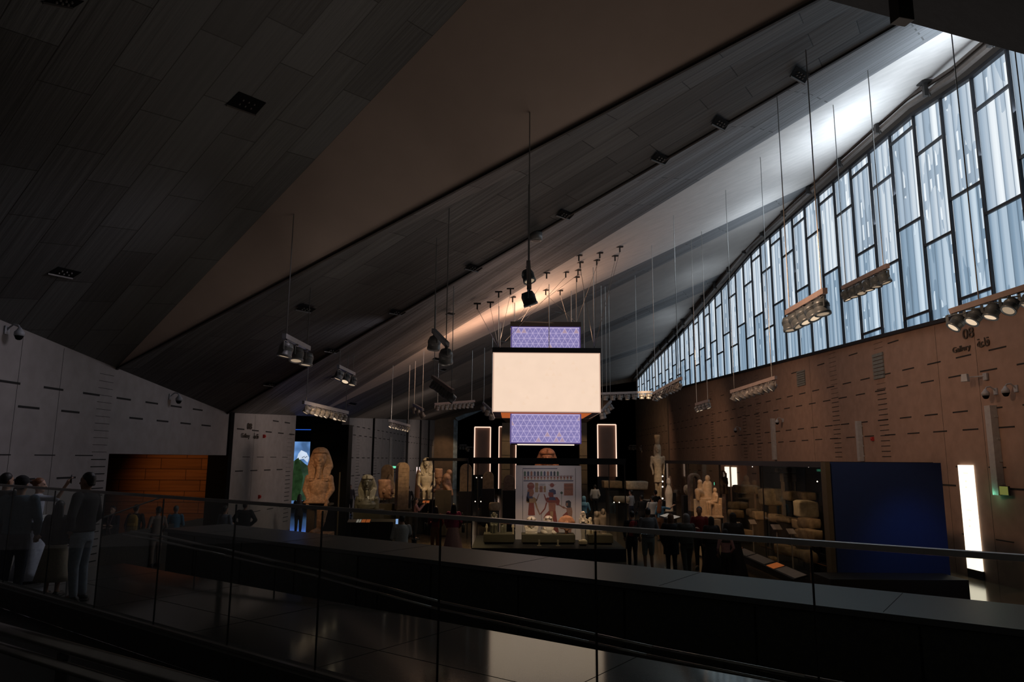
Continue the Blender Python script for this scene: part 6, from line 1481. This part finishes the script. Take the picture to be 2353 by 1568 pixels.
person(1680, 20.7, 0, 1.80, 'tall person in all black robe and long headscarf, rightmost of the near crowd', -.2, 'front', 'front', top=blk_, bulk=.04, bottom=blk_, btype='abaya', hair='hijab', hmat=blk_)
# beside the right case

# ------------------------------------------------------------------ gallery lamps (the track spotlights' own light)
def spot(loc, aim, e, col=WARM, ang=30, size=.12, blend=.7): lamp('SPOT', 'track_spot', loc, e, col, aim, size, ang, blend)
spot((-5.6, 21.5, 5.4), (-7.1, 26.5, 3.0), 240, WARM, 34, .3); spot((-9.3, 22.5, 4.4), (-7.1, 26.5, 2.2), 170, WARMER, 40, .3)
spot((-4.0, 25, 6.6), (-5.7, 29, 1.9), 300, (1, .78, .5), 26); spot((-3.2, 27.5, 6.2), (-5.4, 32.3, 1.7), 330, WARM, 22); spot((-2.2, 28, 6.4), (-4.7, 32.5, 2.0), 240, WARM, 26); spot((-3.2, 31, 6.4), (-5.6, 36, 2.5), 140, WARM, 26)
spot((-2.0, 29, 6.6), (-3.9, 33, 2.2), 420, (1, .80, .52), 22); spot((-1.5, 28, 6.4), (-3.0, 31.5, 2.0), 260, WARM, 22)
spot((2.0, 37, 7.5), (2.0, 42, 3.2), 500, (1, .6, .38), 24); spot((6.0, 33, 7.5), (7.8, 38, 3.2), 520, WARM, 26); spot((4.5, 40, 7), (6.0, 45, 1.6), 400, WARM, 30)
for x in (-.2, .9, 1.9, 2.9): spot((x, 24.25, 3.02), (x + .05, 25.6, .9), 60, (1, .68, .42), 70, .05)
spot((1.3, 24.3, 3.0), (1.4, 26.6, 1.8), 20, (.85, .82, 1.0), 120, .1)
spot((5.0, 19.5, 5.5), (7.1, 25, 1.6), 420, WARMER, 26); spot((6.4, 27.5, 6.6), (7.7, 31, 1.6), 260, WARM, 30); spot((5.6, 27, 6.2), (6.8, 31, 1.4), 160, (1, .8, .6), 16)
for y in (19.5, 22.5, 25.5, 29): spot((8.0, y, 3.0), (9.4, y + .8, .9), 28, WARM, 110, .06)
spot((-12.4, 24.0, 3.2), (-11.9, 26.6, 2.2), 60, (1, .45, .14), 100, .06)
lamp('SPOT', 'blue_wash', (9.3, 15.2, 3.6), 55, (.10, .36, 1.0), (9.45, 17.3, .7), .3, 60, 1.0)
# house tracks washing walls and floors
for x, y, z, ax, ay, az, e in ((-4, 15, 8, -11, 12, 2.8, 340), (-4, 22, 7.5, -10.6, 20.5, 4, 250), (-4, 29, 5.5, -10, 31, 2.8, 300), (-2, 44, 7, -9.5, 50, 2.5, 420), (-3, 62, 6, -8.5, 68, 2.5, 500)):
    spot((x, y, z), (ax, ay, az), e, (.92, .86, 1.0) if y < 25 else (1, .80, .70), 95, .8, 1.0)
for x, y, z, ax, ay, az, e in ((3.2, 13, 8, 13.2, 19, 4.2, 900), (3.5, 21, 8, 13.2, 25, 4, 640), (7, 31, 8, 13.3, 35, 3.5, 420), (7, 44, 8, 13.4, 49, 3, 420), (7, 60, 8, 13, 66, 3, 460)):
    spot((x, y, z), (ax, ay, az), e, (1, .62, .40), 95, .3, 1.0)
for x, y, e in ((-2, 27, 160), (3.5, 31, 200), (2.5, 36, 250), (-4, 36, 160), (8, 40, 200)): spot((x, y, 5), (x, y, 0), e * 1.4, (1, .66, .36), 100, .3, 1.0)

spot((1.3, 24.2, 3.02), (1.4, 26.6, 1.6), 42, (1, .84, .74), 115, .1)
spot((-2.4, 29.5, 4.4), (-2.6, 25.8, 0), 260, (1, .62, .30), 75, .2); spot((4.6, 25.5, 4.4), (4.9, 26.5, 0), 200, (1, .62, .34), 80, .2)
for x, y in ((-1.0, 24.4), (-.4, 24.4), (3.2, 24.4)): spot((x, y, 3.0), (x + .05, 25.6, .8), 34, (1, .74, .48), 60, .05)

for px_ in (1162, 1340): q = at_y(px_, 1020, 61.6); spot((q.x, 57, 6.5), (q.x, 62, 3.5), 260, (1, .68, .36), 40, .1)
q = on_left(1028, 1023); spot((q.x + 1.2, 76.5, 5.2), (-7.6, 79.8, 3.5), 90, (1, .62, .34), 80, .1)
